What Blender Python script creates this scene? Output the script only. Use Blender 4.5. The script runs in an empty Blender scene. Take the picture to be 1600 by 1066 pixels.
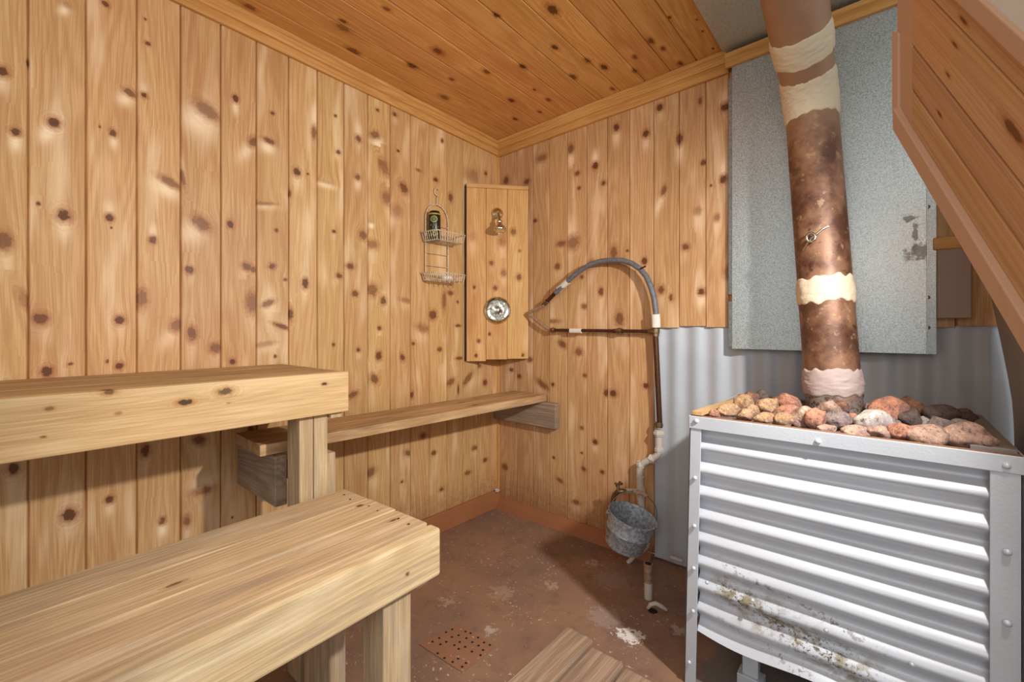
import bpy, bmesh, math, random
from mathutils import Vector, Matrix, noise
random.seed(7)
S = bpy.context.scene
COL = S.collection
R = math.radians

# ------------------------------------------------------------------ camera, world, lights, exposure
cd = bpy.data.cameras.new('camera'); cam = bpy.data.objects.new('camera', cd); COL.objects.link(cam)
CAM = Vector((1.86, -2.055, 1.10)); YAW = R(40.36)
cam.location = CAM; cam.rotation_euler = (R(90), 0, YAW)
cd.sensor_width = 36; cd.lens = 15.75; cd.shift_y = -21/1600; cd.clip_start = 0.02
S.camera = cam
S.view_settings.view_transform = 'Standard'; S.view_settings.look = 'None'
S.view_settings.gamma = 1; S.view_settings.use_curve_mapping = False
S.view_settings.exposure = -0.08
w = bpy.data.worlds.new('world'); S.world = w; w.use_nodes = True
w.node_tree.nodes['Background'].inputs[0].default_value = (0.93, 0.97, 1.0, 1)
w.node_tree.nodes['Background'].inputs[1].default_value = 0.68

def light(name, kind, loc, power, color=(1, 1, 1), **kw):
    d = bpy.data.lights.new(name, kind); d.energy = power; d.color = color
    for k, v in kw.items(): setattr(d, k, v)
    o = bpy.data.objects.new(name, d); COL.objects.link(o); o.location = loc
    return o
ll = light('lamp_light', 'SPOT', (2.13, -0.98, 1.54), 118, (1.0, 0.975, 0.95), shadow_soft_size=0.03, spot_size=R(146), spot_blend=1.0)
ll.rotation_euler = (Vector((.0, -.9, .5))-Vector((2.13, -0.98, 1.54))).to_track_quat('-Z', 'Y').to_euler()
wl = light('window_light', 'AREA', (2.4, -3.6, 1.9), 22, (0.95, 0.98, 1.0), shape='RECTANGLE', size=1.6, size_y=1.1)
wl.rotation_euler = (R(74), 0, R(28))

# ------------------------------------------------------------------ geometry of sight lines to the real planes
FW = Vector((-math.sin(YAW), math.cos(YAW), 0)); RT = Vector((math.cos(YAW), math.sin(YAW), 0))
def ray(px, py): return FW + RT*((px-800)/700) + Vector((0, 0, (512-py)/700))
def onx(px, py, x=0.0): d = ray(px, py); return CAM + d*((x-CAM.x)/d.x)
def ony(px, py, y=0.0): d = ray(px, py); return CAM + d*((y-CAM.y)/d.y)
def onz(px, py, z=0.0): d = ray(px, py); return CAM + d*((z-CAM.z)/d.z)
def zc(x, y): return 2.228 - .029*y + .025*x
def onc(px, py):
    d = ray(px, py)
    k = (2.228 - .029*CAM.y + .025*CAM.x - CAM.z)/(d.z + .029*d.y - .025*d.x)
    return CAM + d*k

# ------------------------------------------------------------------ object helpers
def link(name, me, parent=None, mats=None):
    o = bpy.data.objects.new(name, me); COL.objects.link(o)
    if parent is not None: o.parent = parent
    for m in (mats or []): me.materials.append(m)
    return o
def tag(o, label=None, cat=None, group=None, kind=None):
    if label: o['label'] = label
    if cat: o['category'] = cat
    if group: o['group'] = group
    if kind: o['kind'] = kind
    return o
def empty(name, loc, label, cat, group=None, rz=0):
    o = bpy.data.objects.new(name, None); COL.objects.link(o); o.location = loc; o.rotation_euler = (0, 0, rz)
    o.empty_display_size = .05
    return tag(o, label, cat, group)

class MB:
    def __init__(s): s.v = []; s.f = []
    def box(s, x0, x1, y0, y1, z0, z1, M=None):
        n = len(s.v)
        for x in (x0, x1):
            for y in (y0, y1):
                for z in (z0, z1):
                    p = Vector((x, y, z)); s.v.append(M @ p if M else p)
        for q in ((0, 1, 3, 2), (4, 6, 7, 5), (0, 4, 5, 1), (2, 3, 7, 6), (0, 2, 6, 4), (1, 5, 7, 3)):
            s.f.append([n+i for i in q])
        return s
    def prism(s, pts, vec):
        n = len(s.v); k = len(pts); vec = Vector(vec)
        s.v += [Vector(p) for p in pts] + [Vector(p)+vec for p in pts]
        s.f.append([n+i for i in range(k)][::-1]); s.f.append([n+k+i for i in range(k)])
        for i in range(k): j = (i+1) % k; s.f.append([n+i, n+j, n+k+j, n+k+i])
        return s
    def tube(s, pts, r, n=10, caps=True, closed=False, rf=None):
        pts = [Vector(p) for p in pts]; L = len(pts); base = len(s.v)
        rad = r if isinstance(r, (list, tuple)) else [r]*L
        up = None
        for i, p in enumerate(pts):
            if closed: t = pts[(i+1) % L]-pts[i-1]
            else: t = pts[min(i+1, L-1)]-pts[max(i-1, 0)]
            t.normalize()
            if up is None:
                up = Vector((0, 0, 1)) if abs(t.z) < .9 else Vector((1, 0, 0))
            a = (up - t*up.dot(t))
            if a.length < 1e-6: a = t.orthogonal()
            a.normalize(); up = a; b = t.cross(a)
            for k in range(n):
                an = 2*math.pi*k/n
                rr = rad[i]*(rf(i, an) if rf else 1)
                s.v.append(p + (a*math.cos(an)+b*math.sin(an))*rr)
        m = L if closed else L-1
        for i in range(m):
            i2 = (i+1) % L
            for k in range(n):
                k2 = (k+1) % n
                s.f.append([base+i*n+k, base+i*n+k2, base+i2*n+k2, base+i2*n+k])
        if caps and not closed:
            s.f.append([base+k for k in range(n)][::-1]); s.f.append([base+(L-1)*n+k for k in range(n)])
        return s
    def lathe(s, prof, M=None, n=32):
        base = len(s.v)
        for (r, z) in prof:
            for k in range(n):
                an = 2*math.pi*k/n; p = Vector((r*math.cos(an), r*math.sin(an), z))
                s.v.append(M @ p if M else p)
        for i in range(len(prof)-1):
            for k in range(n):
                k2 = (k+1) % n
                s.f.append([base+i*n+k, base+i*n+k2, base+(i+1)*n+k2, base+(i+1)*n+k])
        s.f.append([base+k for k in range(n)][::-1]); s.f.append([base+(len(prof)-1)*n+k for k in range(n)])
        return s
    def build(s, name, mat, parent=None, smooth=None, bevel=0, seg=2):
        me = bpy.data.meshes.new(name); me.from_pydata([tuple(v) for v in s.v], [], s.f); me.update()
        b = bmesh.new(); b.from_mesh(me); bmesh.ops.recalc_face_normals(b, faces=b.faces); b.to_mesh(me); b.free()
        o = link(name, me, parent, [mat])
        if smooth is not None:
            me.polygons.foreach_set('use_smooth', [True]*len(me.polygons))
            me.set_sharp_from_angle(angle=R(smooth))
        if bevel:
            m = o.modifiers.new('bevel', 'BEVEL'); m.width = bevel; m.segments = seg; m.limit_method = 'ANGLE'; m.angle_limit = R(40)
        return o

# ------------------------------------------------------------------ node helpers
class NT:
    def __init__(s, name):
        s.m = bpy.data.materials.new(name); s.m.use_nodes = True; s.t = s.m.node_tree
        s.b = s.t.nodes['Principled BSDF']; s.L = s.t.links
    def n(s, typ, **kw):
        x = s.t.nodes.new(typ)
        for k, v in kw.items(): setattr(x, k, v)
        return x
    def put(s, sock, v):
        if isinstance(v, bpy.types.NodeSocket): s.L.new(v, sock)
        elif isinstance(v, (tuple, list)): sock.default_value = (*v, 1)[:len(sock.default_value)] if len(v) == 3 and len(sock.default_value) == 4 else v
        else: sock.default_value = v
    def ma(s, op, a, b=0.0, c=0.0, clamp=False):
        x = s.n('ShaderNodeMath', operation=op); x.use_clamp = clamp
        for i, v in enumerate((a, b, c)): s.put(x.inputs[i], v)
        return x.outputs[0]
    def ss(s, v, lo, hi, a=0.0, b=1.0):
        x = s.n('ShaderNodeMapRange', interpolation_type='SMOOTHSTEP')
        s.put(x.inputs[0], v); x.inputs[1].default_value = lo; x.inputs[2].default_value = hi
        x.inputs[3].default_value = a; x.inputs[4].default_value = b
        return x.outputs[0]
    def mix(s, f, a, b, mode='MIX'):
        x = s.n('ShaderNodeMix', data_type='RGBA', blend_type=mode)
        s.put(x.inputs[0], f); s.put(x.inputs[6], a); s.put(x.inputs[7], b)
        return x.outputs[2]
    def xyz(s, a, b, c):
        x = s.n('ShaderNodeCombineXYZ')
        for i, v in enumerate((a, b, c)): s.put(x.inputs[i], v)
        return x.outputs[0]
    def sep(s, v):
        x = s.n('ShaderNodeSeparateXYZ'); s.put(x.inputs[0], v); return x.outputs
    def noise(s, vec, scale=1.0, detail=3.0, rough=.55):
        x = s.n('ShaderNodeTexNoise'); s.put(x.inputs['Vector'], vec); x.inputs['Scale'].default_value = scale
        x.inputs['Detail'].default_value = detail; x.inputs['Roughness'].default_value = rough
        return x.outputs[0]
    def attr(s, name):
        x = s.n('ShaderNodeAttribute'); x.attribute_name = name; return x
    def pos(s): return s.n('ShaderNodeNewGeometry').outputs['Position']
    def obj(s): return s.n('ShaderNodeTexCoord').outputs['Object']
    def bump(s, h, strength=.3, dist=.002):
        x = s.n('ShaderNodeBump'); x.inputs['Strength'].default_value = strength; x.inputs['Distance'].default_value = dist
        s.put(x.inputs['Height'], h); s.L.new(x.outputs[0], s.b.inputs['Normal'])
    def out(s, col=None, rough=None, metal=None, spec=None):
        if col is not None: s.put(s.b.inputs['Base Color'], col)
        if rough is not None: s.put(s.b.inputs['Roughness'], rough)
        if metal is not None: s.put(s.b.inputs['Metallic'], metal)
        if spec is not None: s.put(s.b.inputs['Specular IOR Level'], spec)
        return s.m

def srgb(r, g, b):
    f = lambda c: (c/255/12.92) if c/255 <= .04045 else ((c/255+.055)/1.055)**2.4
    return (f(r), f(g), f(b))

def wood(name, light_c, mid_c, dark_c, knot_c=(70, 40, 20), pale_sheen_c=(240, 205, 160), rough=.5, var=.14, worn=0.0, stain=0.0, sat=1.0, grain=1.0, wornc=(150, 140, 130)):
    t = NT(name)
    wc = t.sep(t.attr('wc').outputs['Vector']); c, g, d3 = wc
    bd = t.attr('bd').outputs['Fac']
    kx, ky, ks = t.sep(t.attr('kn').outputs['Vector'])
    kr, fl, sf = t.sep(t.attr('kp').outputs['Vector'])
    # grain flows round the knots
    e = t.ma('ADD', t.ma('ADD', t.ma('MULTIPLY', kx, kx), t.ma('MULTIPLY', t.ma('MULTIPLY', ky, ky), .14)), .7)
    off = t.ma('MULTIPLY', t.ma('DIVIDE', t.ma('MULTIPLY', kx, kr), e), -1.0)
    c2 = t.ma('ADD', c, off)
    s37 = t.ma('MULTIPLY', bd, 37.0)
    v1 = t.xyz(t.ma('MULTIPLY', c2, 48), t.ma('MULTIPLY', g, 1.6), t.ma('MULTIPLY_ADD', d3, 48, s37))
    n1 = t.noise(v1, 1, 4, .6)
    v2 = t.xyz(t.ma('MULTIPLY', c2, 330), t.ma('MULTIPLY', g, 7), t.ma('MULTIPLY_ADD', d3, 330, s37))
    n2 = t.noise(v2, 1, 2, .5)
    v3 = t.xyz(t.ma('MULTIPLY', c2, 7), t.ma('MULTIPLY', g, .9), t.ma('MULTIPLY_ADD', d3, 7, s37))
    n3 = t.noise(v3, 1, 1, .5)
    rings = t.ma('SINE', t.ma('ADD', t.ma('MULTIPLY', n3, 75), t.ma('MULTIPLY', c2, 260)))
    gr = t.ma('ADD', t.ma('MULTIPLY', n1, .55), t.ma('ADD', t.ma('MULTIPLY', n2, .3), t.ma('MULTIPLY', rings, .11)))
    gr = t.ss(gr, .42-.17/grain, .42+.17/grain)
    col = t.mix(gr, srgb(*mid_c), srgb(*light_c))
    col = t.mix(t.ss(n2, .62, .36, 0, .42), col, srgb(*dark_c))
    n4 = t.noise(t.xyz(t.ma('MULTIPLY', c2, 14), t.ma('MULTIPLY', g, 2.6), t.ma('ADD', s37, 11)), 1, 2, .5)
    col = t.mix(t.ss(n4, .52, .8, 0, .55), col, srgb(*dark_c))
    col = t.mix(t.ss(n4, .46, .25, 0, .5), col, srgb(*pale_sheen_c))  # broad sheen across the boards, mixed into the colour as pale patches
    # sheen beside the knot painted in as paler wood, with some real figure
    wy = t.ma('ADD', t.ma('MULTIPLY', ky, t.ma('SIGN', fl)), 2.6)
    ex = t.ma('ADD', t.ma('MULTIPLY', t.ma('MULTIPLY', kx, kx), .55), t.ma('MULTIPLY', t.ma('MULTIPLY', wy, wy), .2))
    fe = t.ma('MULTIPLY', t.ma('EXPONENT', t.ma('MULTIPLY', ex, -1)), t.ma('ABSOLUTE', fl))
    col = t.mix(t.ma('MULTIPLY', fe, 1.25, clamp=True), col, srgb(*pale_sheen_c))
    # knots
    dn = t.ma('ADD', t.ma('MULTIPLY', t.noise(t.xyz(t.ma('MULTIPLY', c, 75), t.ma('MULTIPLY', g, 75), t.ma('MULTIPLY', d3, 60)), 1, 5, .7), .8), t.ma('MULTIPLY', n1, .4))
    dist = t.ma('SQRT', t.ma('ADD', t.ma('MULTIPLY', kx, kx), t.ma('MULTIPLY', ky, ky)))
    dw = t.ma('ADD', dist, t.ma('MULTIPLY_ADD', dn, 2.2, -1.32))
    halo = t.ma('MULTIPLY', t.ma('MULTIPLY', t.ss(dw, 2.1, 1.0), ks), t.ma('MULTIPLY_ADD', sf, .2, .6), clamp=True)
    hal_c = (dark_c[0]*.9, dark_c[1]*.74, dark_c[2]*.56)
    col = t.mix(halo, col, srgb(*hal_c))
    rg = t.ma('MULTIPLY', t.ma('MULTIPLY', t.ss(t.ma('SINE', t.ma('MULTIPLY', dw, 7.5)), .55, .95), t.ss(dw, 4.2, 1.2)), t.ma('MULTIPLY', ks, t.ma('SUBTRACT', 1.0, sf)))
    col = t.mix(t.ma('MULTIPLY', rg, .3, clamp=True), col, srgb(*hal_c))
    core = t.ma('MULTIPLY', t.ma('MULTIPLY', t.ss(dw, 1.05, .78), ks), t.ma('MULTIPLY_ADD', sf, -.55, .9), clamp=True)
    col = t.mix(core, col, srgb(*knot_c))
    # tone of each board
    tv = t.ma('MULTIPLY_ADD', bd, var, 1-var/2)
    hs = t.n('ShaderNodeHueSaturation'); t.put(hs.inputs['Value'], tv); t.put(hs.inputs['Color'], col)
    t.put(hs.inputs['Saturation'], sat)
    t.put(hs.inputs['Hue'], t.ma('MULTIPLY_ADD', t.ma('FRACT', t.ma('MULTIPLY', bd, 7.3)), .010, .497))
    col = hs.outputs[0]
    if worn:
        nw = t.noise(t.xyz(t.ma('MULTIPLY', c, 22), t.ma('MULTIPLY', g, 3.0), t.ma('MULTIPLY_ADD', d3, 22, s37)), 1, 5, .65)
        col = t.mix(t.ss(nw, .45, .72, 0, worn), col, srgb(*wornc))
        nk = t.noise(t.xyz(t.ma('MULTIPLY', c, 75), t.ma('MULTIPLY', g, 13), t.ma('MULTIPLY_ADD', d3, 70, s37)), 1, 4, .7)
        col = t.mix(t.ss(nk, .66, .8, 0, worn*.8), col, srgb(95, 80, 66))
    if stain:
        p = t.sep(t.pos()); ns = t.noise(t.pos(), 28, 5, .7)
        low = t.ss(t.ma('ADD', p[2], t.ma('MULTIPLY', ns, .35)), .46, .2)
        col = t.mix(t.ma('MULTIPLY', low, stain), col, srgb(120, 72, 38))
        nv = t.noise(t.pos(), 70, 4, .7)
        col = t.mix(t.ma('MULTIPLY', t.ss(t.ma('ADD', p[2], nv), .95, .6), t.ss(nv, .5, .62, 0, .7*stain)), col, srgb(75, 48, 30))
    h = t.ma('ADD', t.ma('MULTIPLY', n2, .4), t.ma('ADD', t.ma('MULTIPLY', n1, .5), t.ma('MULTIPLY', core, -.6)))
    h = t.ma('ADD', h, t.ma('MULTIPLY', t.noise(t.xyz(t.ma('MULTIPLY', c, 18), t.ma('MULTIPLY', g, 6), s37), 1, 2), 1.2))
    t.bump(h, .35, .0018)
    return t.out(col, t.ma('MULTIPLY_ADD', n1, .2, rough-.04), spec=.22)

M = {}
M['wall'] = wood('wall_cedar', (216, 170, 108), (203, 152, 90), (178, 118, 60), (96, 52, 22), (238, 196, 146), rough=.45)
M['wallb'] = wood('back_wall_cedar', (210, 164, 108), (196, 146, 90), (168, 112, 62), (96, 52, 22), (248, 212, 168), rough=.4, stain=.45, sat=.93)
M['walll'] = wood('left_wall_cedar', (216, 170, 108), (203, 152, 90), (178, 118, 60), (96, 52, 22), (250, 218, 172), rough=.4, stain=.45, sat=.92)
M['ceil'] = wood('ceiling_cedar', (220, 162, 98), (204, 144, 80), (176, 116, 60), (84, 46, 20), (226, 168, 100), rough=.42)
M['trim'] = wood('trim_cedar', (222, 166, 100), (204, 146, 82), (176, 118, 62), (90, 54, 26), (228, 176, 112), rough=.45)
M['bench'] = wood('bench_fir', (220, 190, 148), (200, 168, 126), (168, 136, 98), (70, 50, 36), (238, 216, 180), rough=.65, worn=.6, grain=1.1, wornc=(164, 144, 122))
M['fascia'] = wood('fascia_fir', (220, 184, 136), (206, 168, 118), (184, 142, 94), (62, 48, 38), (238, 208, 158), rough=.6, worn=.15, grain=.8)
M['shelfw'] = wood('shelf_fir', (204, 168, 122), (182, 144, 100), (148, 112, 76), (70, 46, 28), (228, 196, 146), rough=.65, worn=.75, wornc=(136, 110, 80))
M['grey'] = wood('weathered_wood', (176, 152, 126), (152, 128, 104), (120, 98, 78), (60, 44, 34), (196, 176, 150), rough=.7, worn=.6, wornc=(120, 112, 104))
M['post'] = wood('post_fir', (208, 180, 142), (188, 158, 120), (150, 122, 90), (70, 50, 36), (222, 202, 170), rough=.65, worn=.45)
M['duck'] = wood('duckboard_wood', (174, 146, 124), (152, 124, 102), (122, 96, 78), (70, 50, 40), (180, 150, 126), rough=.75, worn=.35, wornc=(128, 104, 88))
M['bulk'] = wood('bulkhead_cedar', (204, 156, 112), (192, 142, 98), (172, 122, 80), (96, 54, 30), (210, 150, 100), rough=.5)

def galv(name, base, rough=.38, metal=.75, scale=150, contrast=.3, warm=0):
    t = NT(name); v = t.n('ShaderNodeTexVoronoi'); t.put(v.inputs['Vector'], t.pos()); v.inputs['Scale'].default_value = scale
    n = t.noise(t.pos(), scale*1.2, 3, .6); lo = t.noise(t.pos(), 5, 3)
    col = t.mix(t.ss(n, .35, .65), srgb(*[x*(1-contrast) for x in base]), srgb(*base))
    col = t.mix(t.ma('MULTIPLY', t.sep(v.outputs['Color'])[0], .25), col, srgb(*[min(255, x*1.12) for x in base]))
    col = t.mix(t.ss(lo, .55, .8, 0, .3), col, srgb(*[x*.85 for x in base]))
    t.bump(n, .12, .001)
    return t.out(col, t.ma('MULTIPLY_ADD', n, .18, rough-.09), metal)
M['galv'] = galv('galvanised_sheet', (182, 188, 186), .36, .7, 170, .22)
def mk_shield():
    t = NT('spangled_heat_shield'); p = t.pos(); x, y, z = t.sep(p)
    n = t.noise(p, 210, 3, .65); v = t.n('ShaderNodeTexVoronoi'); t.put(v.inputs['Vector'], p); v.inputs['Scale'].default_value = 150
    col = t.mix(t.ss(n, .38, .62), srgb(158, 166, 166), srgb(206, 212, 210))
    col = t.mix(t.ma('MULTIPLY', t.sep(v.outputs['Color'])[0], .3), col, srgb(226, 230, 228))
    q = ony(1438, 392, -.047); q2 = ony(1421, 342, -.047)
    nn = t.noise(p, 45, 5, .7)
    for (qq, rx_, rz_) in ((q, .05, .035), (q2, .022, .012), ((q+q2)*.5, .008, .06)):
        dx = t.ma('DIVIDE', t.ma('SUBTRACT', x, qq.x), rx_); dz = t.ma('DIVIDE', t.ma('SUBTRACT', z, qq.z), rz_)
        d = t.ma('SQRT', t.ma('ADD', t.ma('MULTIPLY', dx, dx), t.ma('MULTIPLY', dz, dz)))
        f = t.ss(t.ma('ADD', d, t.ma('MULTIPLY_ADD', nn, 4, -2)), 1.0, .4)
        col = t.mix(t.ma('MULTIPLY', f, .75), col, srgb(92, 78, 66))
    t.bump(n, .25, .001)
    return t.out(col, t.ma('MULTIPLY_ADD', n, .25, .26), .8)
M['shield'] = mk_shield()
M['galvc'] = galv('ceiling_sheet', (196, 196, 184), .5, .4, 200, .15)
M['bucket'] = galv('bucket_zinc', (196, 206, 216), .45, .35, 60, .3)

def painted(name, base, chip, rough=.5, metal=0.0, amt=.1, scale=40, bump=.15):
    t = NT(name); n = t.noise(t.pos(), scale, 5, .65); m2 = t.noise(t.pos(), 4, 3)
    col = t.mix(t.ss(m2, .4, .7, 0, .35), srgb(*base), srgb(*[x*.88 for x in base]))
    col = t.mix(t.ss(n, .74-amt, .78-amt*.9, 0, .85), col, srgb(*chip))
    t.bump(t.noise(t.pos(), 160, 3), bump, .001)
    return t.out(col, rough, metal)
M['angle'] = painted('silver_painted_angle', (208, 212, 218), (130, 126, 120), .45, .25, .03, 60, .4)
M['corrw'] = painted('grey_painted_corrugated', (190, 195, 200), (120, 110, 100), .5, .1, .0, 22, .1)
M['bent'] = painted('taupe_painted_sheet', (184, 166, 146), (120, 100, 84), .5, .0, .0, 50, .1)
M['paintb'] = painted('mauve_painted_board', (166, 146, 132), (90, 70, 56), .6, 0, .04, 45)
M['curb'] = painted('floor_paint_curb', (158, 100, 64), (196, 182, 166), .6, 0, .07, 30)
M['bulktrim'] = painted('bulkhead_trim_wood', (202, 158, 126), (222, 190, 164), .6, 0, .06, 24, .5)
M['base'] = painted('floor_paint_board', (168, 108, 68), (120, 78, 52), .55, 0, .05, 20)
M['pipew'] = painted('white_painted_pipe', (204, 194, 182), (140, 110, 90), .5, 0, .05, 60)
M['white'] = painted('plain_white_board', (226, 220, 208), (210, 200, 190), .7)
M['stripg'] = painted('grey_peeling_strip', (150, 142, 134), (80, 66, 58), .6, 0, .09, 30, .4)
M['plaster'] = painted('furnace_cement', (226, 208, 178), (150, 120, 90), .85, 0, .05, 70, .9)
M['plasterp'] = painted('pink_grey_cement', (186, 166, 158), (130, 110, 100), .85, 0, .03, 70, .7)
M['tape'] = painted('white_tape', (232, 224, 210), (190, 170, 150), .8, 0, .05, 90, .8)
def plain(name, col, rough=.5, metal=0.0):
    t = NT(name); n = t.noise(t.pos(), 80, 3)
    return t.out(t.mix(t.ss(n, .35, .7), srgb(*col), srgb(*[x*.82 for x in col])), rough, metal)
M['brass'] = plain('tarnished_brass', (150, 128, 96), .35, .9)
M['chrome'] = plain('chrome', (225, 218, 200), .14, 1.0)
M['copperd'] = plain('dark_copper', (92, 58, 38), .42, .6)
M['copperl'] = plain('dusty_copper', (180, 146, 118), .5, .3)
M['hose'] = plain('grey_rubber_hose', (112, 112, 116), .5)
M['dark'] = plain('dark_hole', (24, 18, 14), .9)
M['wire'] = plain('cream_wire', (226, 206, 176), .4)
M['bolt'] = plain('bolt_steel', (150, 142, 134), .45, .7)
M['black'] = plain('black_can', (24, 26, 20), .3)
M['gold'] = plain('gold_print', (196, 176, 70), .35)
M['green'] = plain('green_print', (96, 140, 84), .35)
M['soap'] = plain('soap', (238, 232, 222), .4)
M['bolt2'] = plain('nail_head', (80, 70, 62), .6, .5)
M['grip'] = plain('worn_wood_grip', (196, 160, 130), .6)
M['bed'] = plain('grit_bed', (112, 88, 76), .95)
M['under'] = plain('dark_underside', (70, 68, 68), .8)

def mk_floor():
    t = NT('brown_painted_concrete'); p = t.pos(); x, y, z = t.sep(p)
    lo = t.noise(p, 2.2, 4, .6); mid = t.noise(p, 14, 5, .65); fine = t.noise(p, 120, 3)
    col = t.mix(t.ss(lo, .35, .68), srgb(154, 118, 94), srgb(126, 102, 88))
    col = t.mix(t.ss(mid, .5, .75, 0, .5), col, srgb(92, 72, 62))
    col = t.mix(t.ss(fine, .3, .7, 0, .25), col, srgb(156, 118, 92))
    ch = t.noise(p, 55, 4, .7); ch2 = t.noise(p, 5, 2)
    m = t.ma('MULTIPLY', t.ss(ch, .62, .64), t.ss(ch2, .40, .56))
    col = t.mix(t.ma('MULTIPLY', m, .85), col, srgb(208, 196, 182))
    for (px, py, r, cc, k) in ((955, 905, .085, (160, 142, 130), .6), (945, 965, .07, (164, 148, 138), .5), (985, 993, .045, (224, 218, 212), 1.0), (925, 880, .03, (190, 176, 164), .6), (860, 915, .03, (190, 170, 150), .5), (900, 1000, .02, (196, 180, 160), .5), (765, 985, .02, (196, 186, 170), .6), (700, 940, .025, (190, 170, 150), .5), (783, 925, .05, (186, 164, 142), .35), (1060, 985, .03, (200, 190, 180), .5)):
        q = onz(px, py)
        d = t.ma('SQRT', t.ma('ADD', t.ma('POWER', t.ma('ABSOLUTE', t.ma('SUBTRACT', x, q.x)), 2), t.ma('POWER', t.ma('ABSOLUTE', t.ma('SUBTRACT', y, q.y)), 2)))
        nn = t.noise(p, 40, 4, .7)
        f = t.ss(t.ma('ADD', d, t.ma('MULTIPLY', t.ma('SUBTRACT', nn, .5), .22)), r, r*.7)
        col = t.mix(t.ma('MULTIPLY', f, k), col, srgb(*cc))
    dk = t.noise(p, 90, 3, .6)
    col = t.mix(t.ss(dk, .67, .7, 0, .7), col, srgb(56, 40, 32))
    col = t.mix(t.ma('MULTIPLY', t.ss(t.ma('ADD', x, t.ma('MULTIPLY', mid, .08)), 1.40, 1.46), .85), col, srgb(112, 108, 106))
    t.bump(t.ma('ADD', mid, t.ma('MULTIPLY', fine, .3)), .35, .003)
    return t.out(col, t.ma('MULTIPLY_ADD', mid, .4, .28), spec=.4)
M['floor'] = mk_floor()

def mk_rust():
    t = NT('rusted_stovepipe'); p = t.pos(); z = t.sep(p)[2]
    a = t.noise(p, 9, 5, .6); b = t.noise(p, 34, 5, .65); c = t.noise(p, 120, 3)
    col = t.mix(t.ss(a, .38, .62), srgb(92, 58, 42), srgb(146, 106, 80))
    col = t.mix(t.ss(b, .55, .68, 0, .6), col, srgb(186, 158, 118))
    col = t.mix(t.ss(b, .42, .3, 0, .7), col, srgb(58, 34, 26))
    g = t.ma('MULTIPLY', t.ss(t.ma('ADD', z, t.ma('MULTIPLY', a, .1)), 1.02, .9), t.ss(c, .35, .55))
    col = t.mix(g, col, srgb(140, 128, 122))
    up = t.ss(t.ma('ADD', z, t.ma('MULTIPLY', a, .2)), 1.72, 1.95)
    col = t.mix(t.ma('MULTIPLY', up, .85), col, srgb(176, 138, 108))
    t.bump(b, .2, .001)
    return t.out(col, t.ma('MULTIPLY_ADD', b, .3, .36), .2)
M['rust'] = mk_rust()

def mk_stovesheet():
    t = NT('aluminium_painted_corrugated'); p = t.pos(); x, y, z = t.sep(p)
    n = t.noise(p, 30, 5, .65); n2 = t.noise(t.xyz(t.ma('MULTIPLY', x, 5), y, t.ma('MULTIPLY', z, 30)), 1, 3)
    col = t.mix(t.ss(n2, .4, .7, 0, .3), srgb(206, 209, 215), srgb(180, 183, 192))
    # worn streak along the low front, where the paint has flaked
    s1 = t.ma('ABSOLUTE', t.ma('SUBTRACT', z, t.ma('MULTIPLY_ADD', t.ma('SUBTRACT', x, 1.45), -.26, .325)))
    fx = t.ma('MULTIPLY', t.ss(x, 1.42, 1.50), t.ss(x, 1.92, 1.74))
    f = t.ma('MULTIPLY', t.ma('MULTIPLY', t.ss(s1, .085, .01), fx), t.ss(n, .46, .60))
    col = t.mix(t.ma('MULTIPLY', f, .9), col, srgb(142, 126, 96))
    n3 = t.noise(p, 110, 4, .7)
    f2 = t.ma('MULTIPLY', t.ma('MULTIPLY', t.ss(s1, .06, .0), fx), t.ss(n3, .54, .6))
    col = t.mix(f2, col, srgb(84, 66, 46))
    s2 = t.ma('ABSOLUTE', t.ma('ADD', s1, -.085))
    f3 = t.ma('MULTIPLY', t.ma('MULTIPLY', t.ss(s2, .02, .0), fx), t.ss(t.noise(p, 60, 5, .7), .54, .58))
    col = t.mix(t.ma('MULTIPLY', f3, .8), col, srgb(126, 116, 104))
    t.bump(t.noise(p, 220, 3), .25, .0008)
    return t.out(col, .45, .2)
M['stove'] = mk_stovesheet()

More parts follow.
